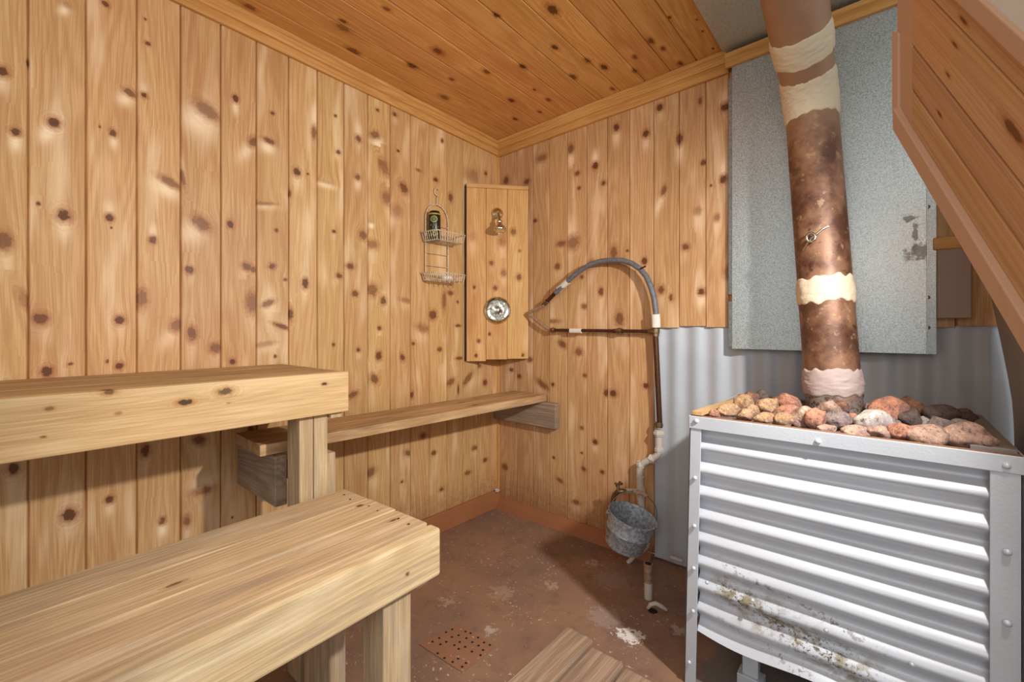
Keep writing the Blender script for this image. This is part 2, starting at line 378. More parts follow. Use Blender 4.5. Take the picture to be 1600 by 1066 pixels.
# ------------------------------------------------------------------ wood boards
def rot_k(k):
    c, g, rc, rg, ang, st, fl, sf = k; a = R(-ang); return (c, g, max(rc, .002), max(rg, .002), math.cos(a), math.sin(a), st, fl, sf)
def kloc(k, c, g):
    dc = c-k[0]; dg = g-k[1]
    return (dc*k[4]+dg*k[5])/k[2], (-dc*k[5]+dg*k[4])/k[3]
def set_attrs(me, wc, bd, cg=None, sets=None):
    """wood coordinates per point; each face carries the coordinates of its own nearest knot"""
    b = bmesh.new(); b.from_mesh(me); bmesh.ops.recalc_face_normals(b, faces=b.faces); b.to_mesh(me); b.free()
    a = me.attributes.new('wc', 'FLOAT_VECTOR', 'POINT'); a.data.foreach_set('vector', [q for v in wc for q in v])
    a = me.attributes.new('bd', 'FLOAT', 'POINT'); a.data.foreach_set('value', bd)
    if not sets: return
    N = len(me.loops); kn = [0.0]*(3*N); kp = [0.0]*(3*N)
    vi = [0]*N; me.loops.foreach_get('vertex_index', vi)
    for p in me.polygons:
        L = range(p.loop_start, p.loop_start+p.loop_total)
        c = sum(cg[vi[l]][0] for l in L)/p.loop_total; g = sum(cg[vi[l]][1] for l in L)/p.loop_total
        ks = sets[cg[vi[p.loop_start]][2]]; best = None
        for k in ks:
            x, y = kloc(k, c, g); d = x*x+y*y*.5
            if best is None or d < best[0]: best = (d, k)
        if best is None or best[0] > 150: continue
        k = best[1]
        for l in L:
            x, y = kloc(k, cg[vi[l]][0], cg[vi[l]][1])
            kn[3*l:3*l+3] = (x, y, k[6]); kp[3*l:3*l+3] = ((k[2]+k[3])/2, k[7], k[8])
    for nm, dat in (('kn', kn), ('kp', kp)):
        a = me.attributes.new(nm, 'FLOAT_VECTOR', 'CORNER'); a.data.foreach_set('vector', dat)

def cladding(name, fn, edges, rng, knots, mat, row=.02, groove=.009, chamf=.0026, parent=None, back=.03, bds=None):
    """planks side by side in one sheet; fn(c, g, depth) gives the point; rng(i) the span along the grain"""
    V = []; F = []; WC = []; BD = []; CG = []; SETS = []
    for i in range(len(edges)-1):
        c0, c1 = edges[i], edges[i+1]
        SETS.append([rot_k(k) for k in knots if c0-.004 <= k[0] <= c1+.004])
        w_ = c1-c0; cols = [0, chamf, chamf*1.6] + [chamf*1.6+(w_-chamf*3.2)*j/7 for j in range(1, 7)] + [w_-chamf*1.6, w_-chamf, w_]
        dep = [groove, groove*.25, 0]+[0]*6+[0, groove*.25, groove]
        b = random.random() if bds is None or i not in bds else bds[i]; ro = random.random()*9
        a0, a1 = rng(i); n = max(2, int(round((a1-a0)/row)))
        base = len(V); nc = len(cols)
        for j in range(n+1):
            g = a0+(a1-a0)*j/n
            for k, cc in enumerate(cols):
                V.append(fn(c0+cc, g, dep[k])); WC.append((c0+cc+ro, g+ro, 0)); BD.append(b)
                CG.append((c0+cc, g, i))
        for j in range(n):
            for k in range(nc-1):
                a = base+j*nc+k; F.append((a, a+1, a+nc+1, a+nc))
        # ends and back of the plank
        m = len(V)
        for (cc, g, d) in ((0, a0, back), (w_, a0, back), (w_, a1, back), (0, a1, back)):
            V.append(fn(c0+cc, g, d)); WC.append((c0+cc+ro, g+ro, .03)); BD.append(b); CG.append((c0+cc, g, i))
        F.append((m, m+1, m+2, m+3))
        F.append(tuple([base+k for k in range(nc)]+[m+1, m]))
        F.append(tuple([base+n*nc+k for k in range(nc)][::-1]+[m+3, m+2]))
        F.append(tuple([base+j*nc for j in range(n+1)]+[m+3, m]))
        F.append(tuple([base+j*nc+nc-1 for j in range(n+1)][::-1]+[m+1, m+2]))
    me = bpy.data.meshes.new(name); me.from_pydata([tuple(v) for v in V], [], F); me.update()
    set_attrs(me, WC, BD, CG, SETS)
    return link(name, me, parent, [mat])

def board(name, x0, x1, y0, y1, z0, z1, axis, mat, parent=None, knots=(), kface=None, bevel=.003, Mx=None, bd=None):
    """a plank; axis = grain direction 0/1/2; knots are (across, along, ...) on the face kface = other axis normal"""
    lo = [x0, y0, z0]; hi = [x1, y1, z1]
    oth = [a for a in range(3) if a != axis]
    if kface is None: kface = min(oth, key=lambda a: hi[a]-lo[a])
    ac = [a for a in oth if a != kface][0]
    L = hi[axis]-lo[axis]; n = max(1, int(L/.03)) if knots else 1
    mC = max(1, int((hi[ac]-lo[ac])/.015)) if knots else 1
    V = []; F = []; idx = {}
    def vid(i, j, k):
        if (i, j, k) not in idx:
            p = [0, 0, 0]; p[axis] = lo[axis]+L*i/n; p[ac] = lo[ac]+(hi[ac]-lo[ac])*j/mC; p[kface] = (lo[kface], hi[kface])[k]
            idx[(i, j, k)] = len(V); V.append(Vector(p))
        return idx[(i, j, k)]
    for i in range(n):
        for j in range(mC):
            for k in (0, 1): F.append([vid(i, j, k), vid(i+1, j, k), vid(i+1, j+1, k), vid(i, j+1, k)])
        for j in (0, mC): F.append([vid(i, j, 0), vid(i+1, j, 0), vid(i+1, j, 1), vid(i, j, 1)])
    for i in (0, n):
        for j in range(mC): F.append([vid(i, j, 0), vid(i, j+1, 0), vid(i, j+1, 1), vid(i, j, 1)])
    ks = [rot_k(k) for k in knots]; ro = random.random()*9; b_ = random.random() if bd is None else bd
    WC = [(v[ac]+ro, v[axis]+ro, v[kface]) for v in V]; CG = [(v[ac], v[axis], 0) for v in V]
    me = bpy.data.meshes.new(name)
    me.from_pydata([tuple(Mx @ v if Mx else v) for v in V], [], F); me.update()
    set_attrs(me, WC, [b_]*len(V), CG, [ks])
    o = link(name, me, parent, [mat])
    if bevel:
        m = o.modifiers.new('bevel', 'BEVEL'); m.width = bevel; m.segments = 2; m.limit_method = 'ANGLE'; m.angle_limit = R(40)
    return o

# ------------------------------------------------------------------ knots read off the boards (px, py, rx, ry, angle, strength, flare, soft)
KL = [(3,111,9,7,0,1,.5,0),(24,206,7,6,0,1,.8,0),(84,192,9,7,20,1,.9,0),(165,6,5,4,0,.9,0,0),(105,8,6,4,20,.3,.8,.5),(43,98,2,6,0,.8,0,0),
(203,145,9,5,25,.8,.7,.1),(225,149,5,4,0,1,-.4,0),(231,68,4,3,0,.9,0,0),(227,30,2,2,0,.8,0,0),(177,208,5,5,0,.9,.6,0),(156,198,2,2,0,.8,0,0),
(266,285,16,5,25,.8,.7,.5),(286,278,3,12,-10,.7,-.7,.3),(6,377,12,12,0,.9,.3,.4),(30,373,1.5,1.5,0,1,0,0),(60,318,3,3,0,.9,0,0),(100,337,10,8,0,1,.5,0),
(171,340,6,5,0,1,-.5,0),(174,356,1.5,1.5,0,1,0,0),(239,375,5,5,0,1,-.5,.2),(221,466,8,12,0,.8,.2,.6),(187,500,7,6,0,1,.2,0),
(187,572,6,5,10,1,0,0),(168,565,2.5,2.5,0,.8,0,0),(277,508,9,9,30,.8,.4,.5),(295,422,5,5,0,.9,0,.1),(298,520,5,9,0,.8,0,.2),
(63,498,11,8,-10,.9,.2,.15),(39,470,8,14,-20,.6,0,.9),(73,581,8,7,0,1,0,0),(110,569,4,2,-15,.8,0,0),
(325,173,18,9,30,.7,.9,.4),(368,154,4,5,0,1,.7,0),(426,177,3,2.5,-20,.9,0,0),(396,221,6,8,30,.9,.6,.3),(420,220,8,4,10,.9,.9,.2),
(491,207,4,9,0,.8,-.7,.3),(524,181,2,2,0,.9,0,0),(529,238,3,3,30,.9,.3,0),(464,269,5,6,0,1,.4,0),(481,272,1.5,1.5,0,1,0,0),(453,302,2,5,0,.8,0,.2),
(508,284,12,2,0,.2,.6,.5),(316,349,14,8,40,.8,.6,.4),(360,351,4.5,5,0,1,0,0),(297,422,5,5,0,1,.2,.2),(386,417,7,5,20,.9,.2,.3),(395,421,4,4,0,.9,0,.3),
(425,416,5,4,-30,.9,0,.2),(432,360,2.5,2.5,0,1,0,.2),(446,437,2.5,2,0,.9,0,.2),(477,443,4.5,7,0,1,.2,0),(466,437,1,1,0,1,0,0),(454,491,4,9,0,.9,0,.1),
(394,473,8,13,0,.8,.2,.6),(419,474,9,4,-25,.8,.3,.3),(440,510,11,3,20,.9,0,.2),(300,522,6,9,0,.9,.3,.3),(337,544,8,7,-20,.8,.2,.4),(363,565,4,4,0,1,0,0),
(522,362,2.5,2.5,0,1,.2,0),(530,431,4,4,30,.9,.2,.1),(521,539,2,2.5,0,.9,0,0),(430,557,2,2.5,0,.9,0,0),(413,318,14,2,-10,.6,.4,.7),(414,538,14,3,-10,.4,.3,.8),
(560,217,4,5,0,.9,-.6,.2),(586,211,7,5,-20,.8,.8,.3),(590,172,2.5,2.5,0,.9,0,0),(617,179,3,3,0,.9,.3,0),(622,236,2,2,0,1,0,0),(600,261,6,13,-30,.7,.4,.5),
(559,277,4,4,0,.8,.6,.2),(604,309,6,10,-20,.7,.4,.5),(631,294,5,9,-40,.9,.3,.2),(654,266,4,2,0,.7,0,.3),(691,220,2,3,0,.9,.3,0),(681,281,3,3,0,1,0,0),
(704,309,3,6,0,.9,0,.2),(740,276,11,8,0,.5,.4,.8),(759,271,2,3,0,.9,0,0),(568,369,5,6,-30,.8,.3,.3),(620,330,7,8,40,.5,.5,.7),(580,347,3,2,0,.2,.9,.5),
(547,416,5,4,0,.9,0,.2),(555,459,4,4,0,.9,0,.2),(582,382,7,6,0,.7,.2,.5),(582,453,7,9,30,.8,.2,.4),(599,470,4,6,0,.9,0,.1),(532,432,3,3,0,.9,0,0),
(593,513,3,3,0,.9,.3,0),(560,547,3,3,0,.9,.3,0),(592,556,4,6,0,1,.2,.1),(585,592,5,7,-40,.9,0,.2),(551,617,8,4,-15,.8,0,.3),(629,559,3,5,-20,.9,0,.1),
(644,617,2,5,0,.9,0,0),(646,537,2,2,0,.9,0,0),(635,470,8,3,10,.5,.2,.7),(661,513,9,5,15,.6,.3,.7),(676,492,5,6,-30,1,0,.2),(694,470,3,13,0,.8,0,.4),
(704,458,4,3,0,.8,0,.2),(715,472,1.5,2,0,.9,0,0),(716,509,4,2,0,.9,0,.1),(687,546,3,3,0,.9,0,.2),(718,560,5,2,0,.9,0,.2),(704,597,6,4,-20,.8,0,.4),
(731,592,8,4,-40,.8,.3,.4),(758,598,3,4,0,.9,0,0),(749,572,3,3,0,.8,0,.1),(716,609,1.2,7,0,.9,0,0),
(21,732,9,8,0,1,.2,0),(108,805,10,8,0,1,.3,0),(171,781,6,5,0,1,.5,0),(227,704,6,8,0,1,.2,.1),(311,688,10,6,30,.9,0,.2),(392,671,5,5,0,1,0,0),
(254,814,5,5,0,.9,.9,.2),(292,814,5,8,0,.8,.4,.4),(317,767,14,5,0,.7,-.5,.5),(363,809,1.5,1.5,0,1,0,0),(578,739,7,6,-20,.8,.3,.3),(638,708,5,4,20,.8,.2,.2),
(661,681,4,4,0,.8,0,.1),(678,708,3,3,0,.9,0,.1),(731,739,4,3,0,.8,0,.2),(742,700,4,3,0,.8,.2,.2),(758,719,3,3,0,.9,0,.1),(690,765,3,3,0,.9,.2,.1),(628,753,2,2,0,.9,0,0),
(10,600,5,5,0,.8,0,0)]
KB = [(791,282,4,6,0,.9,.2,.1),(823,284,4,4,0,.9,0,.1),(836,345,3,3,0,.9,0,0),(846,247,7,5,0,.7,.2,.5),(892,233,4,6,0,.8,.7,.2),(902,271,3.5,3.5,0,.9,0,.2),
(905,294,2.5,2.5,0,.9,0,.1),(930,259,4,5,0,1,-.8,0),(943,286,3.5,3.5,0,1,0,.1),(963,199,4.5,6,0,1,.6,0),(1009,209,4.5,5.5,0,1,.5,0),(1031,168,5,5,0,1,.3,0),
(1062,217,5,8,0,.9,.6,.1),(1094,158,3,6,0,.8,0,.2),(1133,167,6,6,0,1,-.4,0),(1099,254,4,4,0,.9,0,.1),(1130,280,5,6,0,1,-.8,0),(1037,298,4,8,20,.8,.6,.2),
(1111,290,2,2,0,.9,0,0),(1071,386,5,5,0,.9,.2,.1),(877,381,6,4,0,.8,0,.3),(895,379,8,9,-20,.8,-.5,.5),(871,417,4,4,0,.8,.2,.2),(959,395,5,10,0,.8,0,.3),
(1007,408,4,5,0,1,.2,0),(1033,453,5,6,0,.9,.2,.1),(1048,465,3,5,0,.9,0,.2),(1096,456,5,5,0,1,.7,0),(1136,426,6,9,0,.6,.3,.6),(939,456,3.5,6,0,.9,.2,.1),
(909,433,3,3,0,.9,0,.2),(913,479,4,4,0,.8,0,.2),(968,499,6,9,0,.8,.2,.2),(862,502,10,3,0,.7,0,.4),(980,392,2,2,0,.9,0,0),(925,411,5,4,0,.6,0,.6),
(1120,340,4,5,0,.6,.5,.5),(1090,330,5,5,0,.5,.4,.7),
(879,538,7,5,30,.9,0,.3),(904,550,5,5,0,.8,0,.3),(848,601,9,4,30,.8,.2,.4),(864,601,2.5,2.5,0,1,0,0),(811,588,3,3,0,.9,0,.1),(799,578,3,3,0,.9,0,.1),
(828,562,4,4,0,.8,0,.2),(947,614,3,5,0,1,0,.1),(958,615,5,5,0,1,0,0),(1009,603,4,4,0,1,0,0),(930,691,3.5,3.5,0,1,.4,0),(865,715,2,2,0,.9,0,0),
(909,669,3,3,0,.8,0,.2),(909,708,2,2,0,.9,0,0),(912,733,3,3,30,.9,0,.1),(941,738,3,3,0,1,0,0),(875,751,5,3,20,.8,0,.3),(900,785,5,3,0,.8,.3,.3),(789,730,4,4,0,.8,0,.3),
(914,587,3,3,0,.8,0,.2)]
KC = [(863,15,7,1),(776,24,4,1),(867,74,4,1),(817,104,4,1),(799,157,4,1),(760,112,4,.8),(918,95,4,.8),(944,105,4.5,1),(895,120,4,1),(992,89,3,.9),(992,111,3.5,.8),
(1017,64,4,1),(1036,76,3.5,1),(1063,99,3.5,1),(805,186,3,.9),(857,156,3,.9),(835,140,2,.9),(957,139,3,.8),(1046,27,2,.9),(1089,31,1.5,1),(1098,49,1.5,1),(1114,76,1.5,1),
(843,175,2.5,.9),(705,123,2,.9),(470,65,5,.9),(552,80,6,.8),(390,11,5,.8),(684,80,6,1),(644,103,5,1),(536,33,3,.9),(536,44,6,.6),(636,148,5,.8),(694,152,5,.8),(604,14,4,.8),(706,124,3,.8)]

def kleft():
    o = []
    for (px, py, rx, ry, an, st, fl, sf) in KL:
        p = onx(px, py); t = (p-CAM).dot(FW); rc = (onx(px+rx, py).y-onx(px-rx, py).y)/2; rg = ry*t/700
        o.append((p.y, p.z, rc*1.05, rg*1.05, an, st, fl, sf))
    return o
def kback():
    o = []
    for (px, py, rx, ry, an, st, fl, sf) in KB:
        p = ony(px, py); t = (p-CAM).dot(FW); rc = (ony(px+rx, py).x-ony(px-rx, py).x)/2; rg = ry*t/700
        o.append((p.x, p.z, rc, rg, an, st, fl, sf))
    return o
def kceil():
    o = []
    for (px, py, r, st) in KC:
        p = onc(px, py); t = (p-CAM).dot(FW); q = r*t/700*1.2
        o.append((p.x, p.y, q*.8, q*1.4, 0, st, random.choice((0, .4, .6)), random.choice((0, .1, .3))))
    return o

# ------------------------------------------------------------------ the shell
lpx = [44, 134.5, 214, 282.5, 345.4, 401, 451.5, 496, 537.8, 575, 609.8, 641.7, 671, 698.5, 723.4, 746.6, 768.5]
le = sorted(onx(p, 500).y for p in lpx)
ledges = [le[0]-.118*k for k in range(9, 0, -1)] + le + [0.0]
kl = kleft()
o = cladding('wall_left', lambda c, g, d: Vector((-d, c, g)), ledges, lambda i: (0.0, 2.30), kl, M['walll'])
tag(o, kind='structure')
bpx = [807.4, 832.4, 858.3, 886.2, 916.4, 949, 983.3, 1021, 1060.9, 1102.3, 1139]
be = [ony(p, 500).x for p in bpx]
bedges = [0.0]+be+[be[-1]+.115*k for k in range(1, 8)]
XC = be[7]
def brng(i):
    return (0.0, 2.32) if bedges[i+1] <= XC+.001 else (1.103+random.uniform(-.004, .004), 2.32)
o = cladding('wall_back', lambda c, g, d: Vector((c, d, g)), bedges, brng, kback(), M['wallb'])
tag(o, kind='structure')
cpx = [(797,216),(821.5,206),(847.6,196),(875.8,184.8),(906.7,172),(937.6,159.5),(972,145.4),(1010.7,130.8),(1049.6,114.7),(1089,96.5),(1134,95)]
ce = [onc(*p).x for p in cpx]
cedges = [ce[0]-.115, ]+ce[:-1]+[1.32]
cedges = [cedges[0]-.11]+cedges if cedges[0] > 0 else cedges
cedges[0] = min(cedges[0], 0)
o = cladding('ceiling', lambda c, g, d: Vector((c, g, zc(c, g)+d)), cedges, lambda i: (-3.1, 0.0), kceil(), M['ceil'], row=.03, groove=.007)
tag(o, kind='structure')
f = MB().box(-.05, 3.4, -3.4, .05, -.08, 0).build('floor', M['floor']); tag(f, kind='structure')

# ceiling trim: two stepped strips
def trim_run(name, pts_fn, n, mat, L0, L1, parent=None, prof=None):
    V = []; F = []; WC = []; k = len(prof)
    for i in range(n+1):
        s_ = L0+(L1-L0)*i/n
        for (a, b) in prof: V.append(pts_fn(s_, a, b)); WC.append((a+b*.7+3, s_, b))
    for i in range(n):
        for j in range(k): j2 = (j+1) % k; F.append((i*k+j, i*k+j2, (i+1)*k+j2, (i+1)*k+j))
    F.append(tuple(range(k))); F.append(tuple(n*k+j for j in range(k)))
    me = bpy.data.meshes.new(name); me.from_pydata([tuple(v) for v in V], [], F); me.update()
    set_attrs(me, WC, [random.random()]*len(V))
    return link(name, me, parent, [mat])
crown = [(0, -.072), (.014, -.072), (.018, -.066), (.018, -.046), (.022, -.042), (.03, -.040), (.034, -.034), (.034, -.016), (.042, -.012), (.046, -.006), (.046, 0), (0, 0)]
o = trim_run('trim_1', lambda s, a, b: Vector((a, s, zc(0, s)+b)), 20, M['trim'], -3.0, 0, prof=crown); tag(o, kind='structure')
crown2 = [(0, -.08), (.016, -.08), (.02, -.074), (.02, -.05), (.026, -.046), (.036, -.044), (.04, -.036), (.04, -.018), (.05, -.012), (.054, -.006), (.054, 0), (0, 0)]
o = trim_run('trim_2', lambda s, a, b: Vector((s, -a, zc(s, 0)+b)), 10, M['trim'], 0, 1.33, prof=crown2); tag(o, kind='structure')
thin = [(0, -.08), (.016, -.08), (.02, -.074), (.02, -.05), (.026, -.046), (.03, -.03), (0, -.03)]
o = trim_run('trim_3', lambda s, a, b: Vector((s, -a-.045, zc(s, 0)+b)), 10, M['trim'], 1.33, 2.15, prof=thin); tag(o, kind='structure')
o = trim_run('trim_4', lambda s, a, b: Vector((.0+a, -a*.0-b, s)), 4, M['trim'], .1, 2.15, prof=[(0, 0), (.012, 0), (.012, .012), (0, .012)]); tag(o, kind='structure')
# skirting painted with the floor
o = MB().box(0, .02, -3.0, 0, 0, .105).build('baseboard_left', M['base'], bevel=.003); tag(o, kind='structure')
o = MB().prism([(0, 0, 0), (0, -.045, 0), (0, -.03, .03), (0, -.006, .062), (0, 0, .062)], (XC, 0, 0)).build('baseboard_back', M['curb']); tag(o, kind='structure')

# corrugated lower wall sheet
def corr(name, p0, ud, L, vd, H, nd, pitch, amp, mat, parent=None, along='u', phase=0, nseg=8, nrow=14, thick=.0015, sag=None, noisef=0.0):
    """sheet with waves across 'u' (ribs run along v)"""
    nu = int(L/pitch*nseg); V = []; F = []
    ud, vd, nd, p0 = map(Vector, (ud, vd, nd, p0))
    for s_ in (0, -thick):
        for i in range(nu+1):
            for j in range(nrow+1):
                a = L*i/nu; b = H*j/nrow
                p = p0+ud*a+vd*b+nd*(amp*math.sin(2*math.pi*a/pitch+phase)+s_)
                if noisef: p += nd*(noise.noise(Vector((a*3, b*3, 1.7)))*noisef)
                if sag: p += sag(a, b)
                V.append(p)
    N = (nu+1)*(nrow+1)
    for s_ in (0, 1):
        for i in range(nu):
            for j in range(nrow):
                q = [s_*N+i*(nrow+1)+j, s_*N+(i+1)*(nrow+1)+j, s_*N+(i+1)*(nrow+1)+j+1, s_*N+i*(nrow+1)+j+1]
                F.append(q if s_ == 0 else q[::-1])
    def rim(ids):
        for a, b in zip(ids, ids[1:]): F.append([a, b, b+N, a+N])
    rim([i*(nrow+1) for i in range(nu+1)]); rim([i*(nrow+1)+nrow for i in range(nu+1)])
    rim([j for j in range(nrow+1)]); rim([nu*(nrow+1)+j for j in range(nrow+1)])
    m = MB(); m.v = V; m.f = F
    return m.build(name, mat, parent, smooth=60)
o = corr('corrugated_wall_sheet', (XC+.002, .014, .01), (1, 0, 0), 1.10, (0, 0, 1), 1.11, (0, -1, 0),   .092, .006, M['corrw'], noisef=.006, phase=1)
tag(o, 'light grey painted corrugated metal sheet on the lower back wall behind the stove', 'metal sheet')
# flat wall behind it
o = MB().box(XC, 2.2, .03, .07, 0, 2.3).build('wall_back_core', M['corrw']); o.name = 'wall_back.001'; tag(o, kind='structure')

# bent taupe sheet making the right wall
V = []; F = []; ny, nz = 12, 24
def rx(y, z):
    b = 2.135 - .055*min(1, max(0, (z-.85)/.5))**1.2
    b += .012*math.sin(y*9+z*3)
    return b + (.0)*y
for s_ in (0, .004):
    for i in range(ny+1):
        for j in range(nz+1):
            y = -.005-.86*i/ny; z = 0+1.62*j/nz
            V.append(Vector((rx(y, z)+s_, y, z)))
N = (ny+1)*(nz+1)
for s_ in (0, 1):
    for i in range(ny):
        for j in range(nz):
            F.append([s_*N+i*(nz+1)+j, s_*N+(i+1)*(nz+1)+j, s_*N+(i+1)*(nz+1)+j+1, s_*N+i*(nz+1)+j+1])
for i in range(ny):
    for j in (0, nz): a = i*(nz+1)+j; F.append([a, a+nz+1, a+nz+1+N, a+N])
for j in range(nz):
    for i in (0, ny): a = i*(nz+1)+j; F.append([a, a+1, a+1+N, a+N])
m = MB(); m.v = V; m.f = F
o = m.build('wall_right', M['bent'], smooth=50); tag(o, kind='structure')

# galvanised heat shield: folded sheet on the back wall
hs = empty('metal_heat_shield', (1.63, -.02, 1.02), 'large flat galvanised metal sheet on the back wall behind the stovepipe', 'metal sheet')
def rel(o, root): # keep world placement after parenting to an unrotated empty
    o.location = Vector(o.location)-root.location; return o
xl = ony(1144, 300, -.045).x; xr = ony(1448, 300, -.045).x; xf = ony(1463, 300, -.03).x; zb = ony(1144, 545, -.045).z
m = MB().box(xl, xr, -.047, -.045, zb, 2.20)
m.box(xl-.001, xl+.001, -.045, -.012, zb, 2.20); m.box(xl, xr, -.045, -.03, zb-.001, zb+.001)
rel(m.build('flat_sheet', M['shield'], hs, bevel=.0008), hs)
rel(MB().box(xr, xr+.003, -.05, -.028, zb, 2.2).box(xr, xf, -.030, -.028, zb-.0, 2.2).build('side_flange', M['galv'], hs), hs)
for zz in (1.10, 1.20, 1.5):
    Mt = Matrix.Translation((xf-.02, -.031, zz)) @ Matrix.Rotation(R(90), 4, 'X')
    rel(MB().lathe([(.006, 0), (.006, .003), (.003, .005)], Mt, 12).build('screw', M['bolt'], hs, smooth=40), hs)
o = MB().box(xl-.02, xl-.004, -.022, -.012, 1.24, 2.15).box(xl-.02, xl-.004, -.022, -.012, 1.02, 1.21).build('flashing_strip', M['galv']); tag(o, 'narrow bright metal strip beside the left edge of the heat shield', 'metal strip')
o = MB().box(1.32, 2.3, -1.5, 0.0, 0, .004)
for v in o.v: v.z += zc(v.x, v.y)-.012
o = o.build('ceiling_metal_sheet', M['galvc']); tag(o, 'flat grey metal sheet on the ceiling where the stovepipe goes through', 'metal sheet')
o = MB().box(1.32, 3.2, -3.1, 0.0, 0.02, .05)
for v in o.v: v.z += zc(v.x, v.y)
o = o.build('ceiling.001', M['white']); tag(o, kind='structure')
# pieces right of the shield
p0 = ony(1464, 384, -.03); p1 = ony(1518, 497, -.03)
o = MB().box(p0.x, p1.x, -.032, -.012, p1.z, p0.z).build('painted_board', M['paintb'], bevel=.002); tag(o, 'small mauve-grey painted board beside the heat shield above the corrugated sheet', 'board')
q0 = ony(1458, 372, -.034); q1 = ony(1520, 386, -.034)
o = board('wood_batten', q0.x, q1.x, -.038, -.012, q1.z, q0.z, 0, M['trim']); tag(o, 'short orange wood batten above the mauve-grey painted board', 'batten')
o = MB().prism([ony(1498, 384, -.06), ony(1545, 335, -.12), ony(1548, 362, -.12), ony(1520, 378, -.05)], (0, .004, 0)).build('bent_flashing', M['galv']); tag(o, 'small bent metal flashing above the corner of the taupe wall sheet', 'flashing')

# ------------------------------------------------------------------ benches
def knots_front(lst, x):   # knots of a board whose face is x = const, grain along y
    out = []
    for (px, py, r, st, sf) in lst:
        p = onx(px, py, x); t = (p-CAM).dot(FW); out.append((p.z, p.y, r*t/700*.7, r*t/700*1.3, 0, st, 0, sf))
    return out
ub = empty('upper_bench', (0, -1.28, 0), 'upper wooden sauna bench against the left wall, higher of the two thick-topped benches', 'bench')
ZU = .955; XU = .506; YE = -1.285
def U(o): return rel(o, ub)
for i in range(3):
    w_ = (XU-.04)/3
    U(board('seat_board', .004+i*w_, (i+1)*w_-.003, -3.0, YE, ZU-.038, ZU, 1, M['shelfw'], ub))
kf = knots_front([(170, 613, 6, .9, .3), (77, 639, 4, .7, .3), (289, 629, 6, 1, 0), (352, 612, 8, .9, .1), (507, 600, 3, 1, 0), (357, 630, 2, .5, .6), (185, 646, 3, .5, .5), (68, 683, 2.5, .7, .2)], XU)
U(board('front_board', XU-.038, XU, -3.0, YE, ZU-.128, ZU+.002, 1, M['fascia'], ub, knots=kf, kface=0, bd=.6))
U(board('leg', .385, .47, -1.429, -1.385, 0, ZU-.04, 2, M['post'], ub))
U(board('leg', .385, .47, -1.383, -1.338, 0, ZU-.04, 2, M['post'], ub))
U(board('leg', .385, .47, -2.80, -2.71, 0, ZU-.04, 2, M['post'], ub))
U(board('cross_cleat', .03, .485, -1.335, -1.297, ZU-.128-.02, ZU-.04, 0, M['post'], ub))
U(board('cross_cleat', .03, .466, -2.85, -2.81, ZU-.13, ZU-.04, 0, M['post'], ub))
Mn = Matrix.Translation

lb = empty('lower_bench', (.485, -1.29, 0), 'lower wooden bench in the foreground with three pale worn top boards', 'bench', rz=R(2.2))
ZL = .57; WL = .452; LL = 1.6
for i in range(3):
    w_ = (WL-.04)/3
    board('seat_board', i*w_+.002, (i+1)*w_-.003, -LL, .0, ZL-.038, ZL+[0, .001, -.001][i], 1, M['bench'], lb, bd=[.45, .75, .55][i], knots=[[], [(w_+.03, -.05, .006, .01, 0, .9, 0, 0), (w_+.09, -.52, .005, .015, 0, .8, 0, .2)], [(2*w_+.05, -.05, .005, .012, 0, .9, 0, .1), (2*w_+.08, -.9, .004, .02, 0, .8, 0, .2)]][i])
board('front_board', WL-.038, WL+.004, -LL, .006, ZL-.130, ZL-.004, 1, M['bench'], lb, bd=.8, bevel=.007, knots=[(ZL-.08, -.105, .004, .005, 0, 1, 0, 0)], kface=0)
board('leg', WL-.125, WL-.04, -.145, -.058, 0, ZL-.04, 2, M['post'], lb)
board('leg', WL-.13, WL-.04, -LL+.06, -LL+.15, 0, ZL-.04, 2, M['post'], lb)
board('leg', .02, .105, -.145, -.058, 0, ZL-.04, 2, M['post'], lb)
board('leg', .02, .11, -LL+.06, -LL+.15, 0, ZL-.04, 2, M['post'], lb)
board('cross_cleat', .02, WL-.02, -.056, -.018, ZL-.15, ZL-.04, 0, M['post'], lb)
for (a, b) in ((.05, -.03), (.10, -.04), (.19, -.035), (.24, -.04), (.33, -.035), (.38, -.04)):
    MB().lathe([(.0035, 0), (.0035, .0008)], Mn((a, b, ZL+.0005)), 10).build('nail_head', M['bolt2'], lb)

sh = empty('corner_shelf_bench', (.25, -.02, 0), 'narrow shelf bench running from behind the upper bench to the back wall', 'bench')
def SH(o): return rel(o, sh)
A0 = Vector((.134, 0)); 
ang = math.atan2(.06, 1.48)
Ms = Mn((.134, -.003, 0)) @ Matrix.Rotation(-ang*-1*-1, 4, 'Z')
for i in range(2):
    SH(board('seat_board', .0+i*.125, .122+i*.125, -1.475+.0*i, -.002, .686, .724, 1, M['shelfw'] if i == 0 else M['shelfw'], sh, Mx=Ms, bd=.3+.4*i, knots=[(.1+.1*i, -.5, .006, .02, 0, .9, 0, .2)]))
SH(board('wall_bracket', .006, .46, -.045, -.006, .545, .683, 0, M['grey'], sh))
SH(board('end_bracket', .012, .346, -1.45, -1.412, .52, .684, 0, M['grey'], sh, bd=.2))
SH(board('side_cleat', .30, .335, -1.41, -1.24, .60, .655, 1, M['grey'], sh, bd=.2))
SH(board('leg', .36, .44, -1.334, -1.295, 0, .684, 2, M['post'], sh, bd=.8))

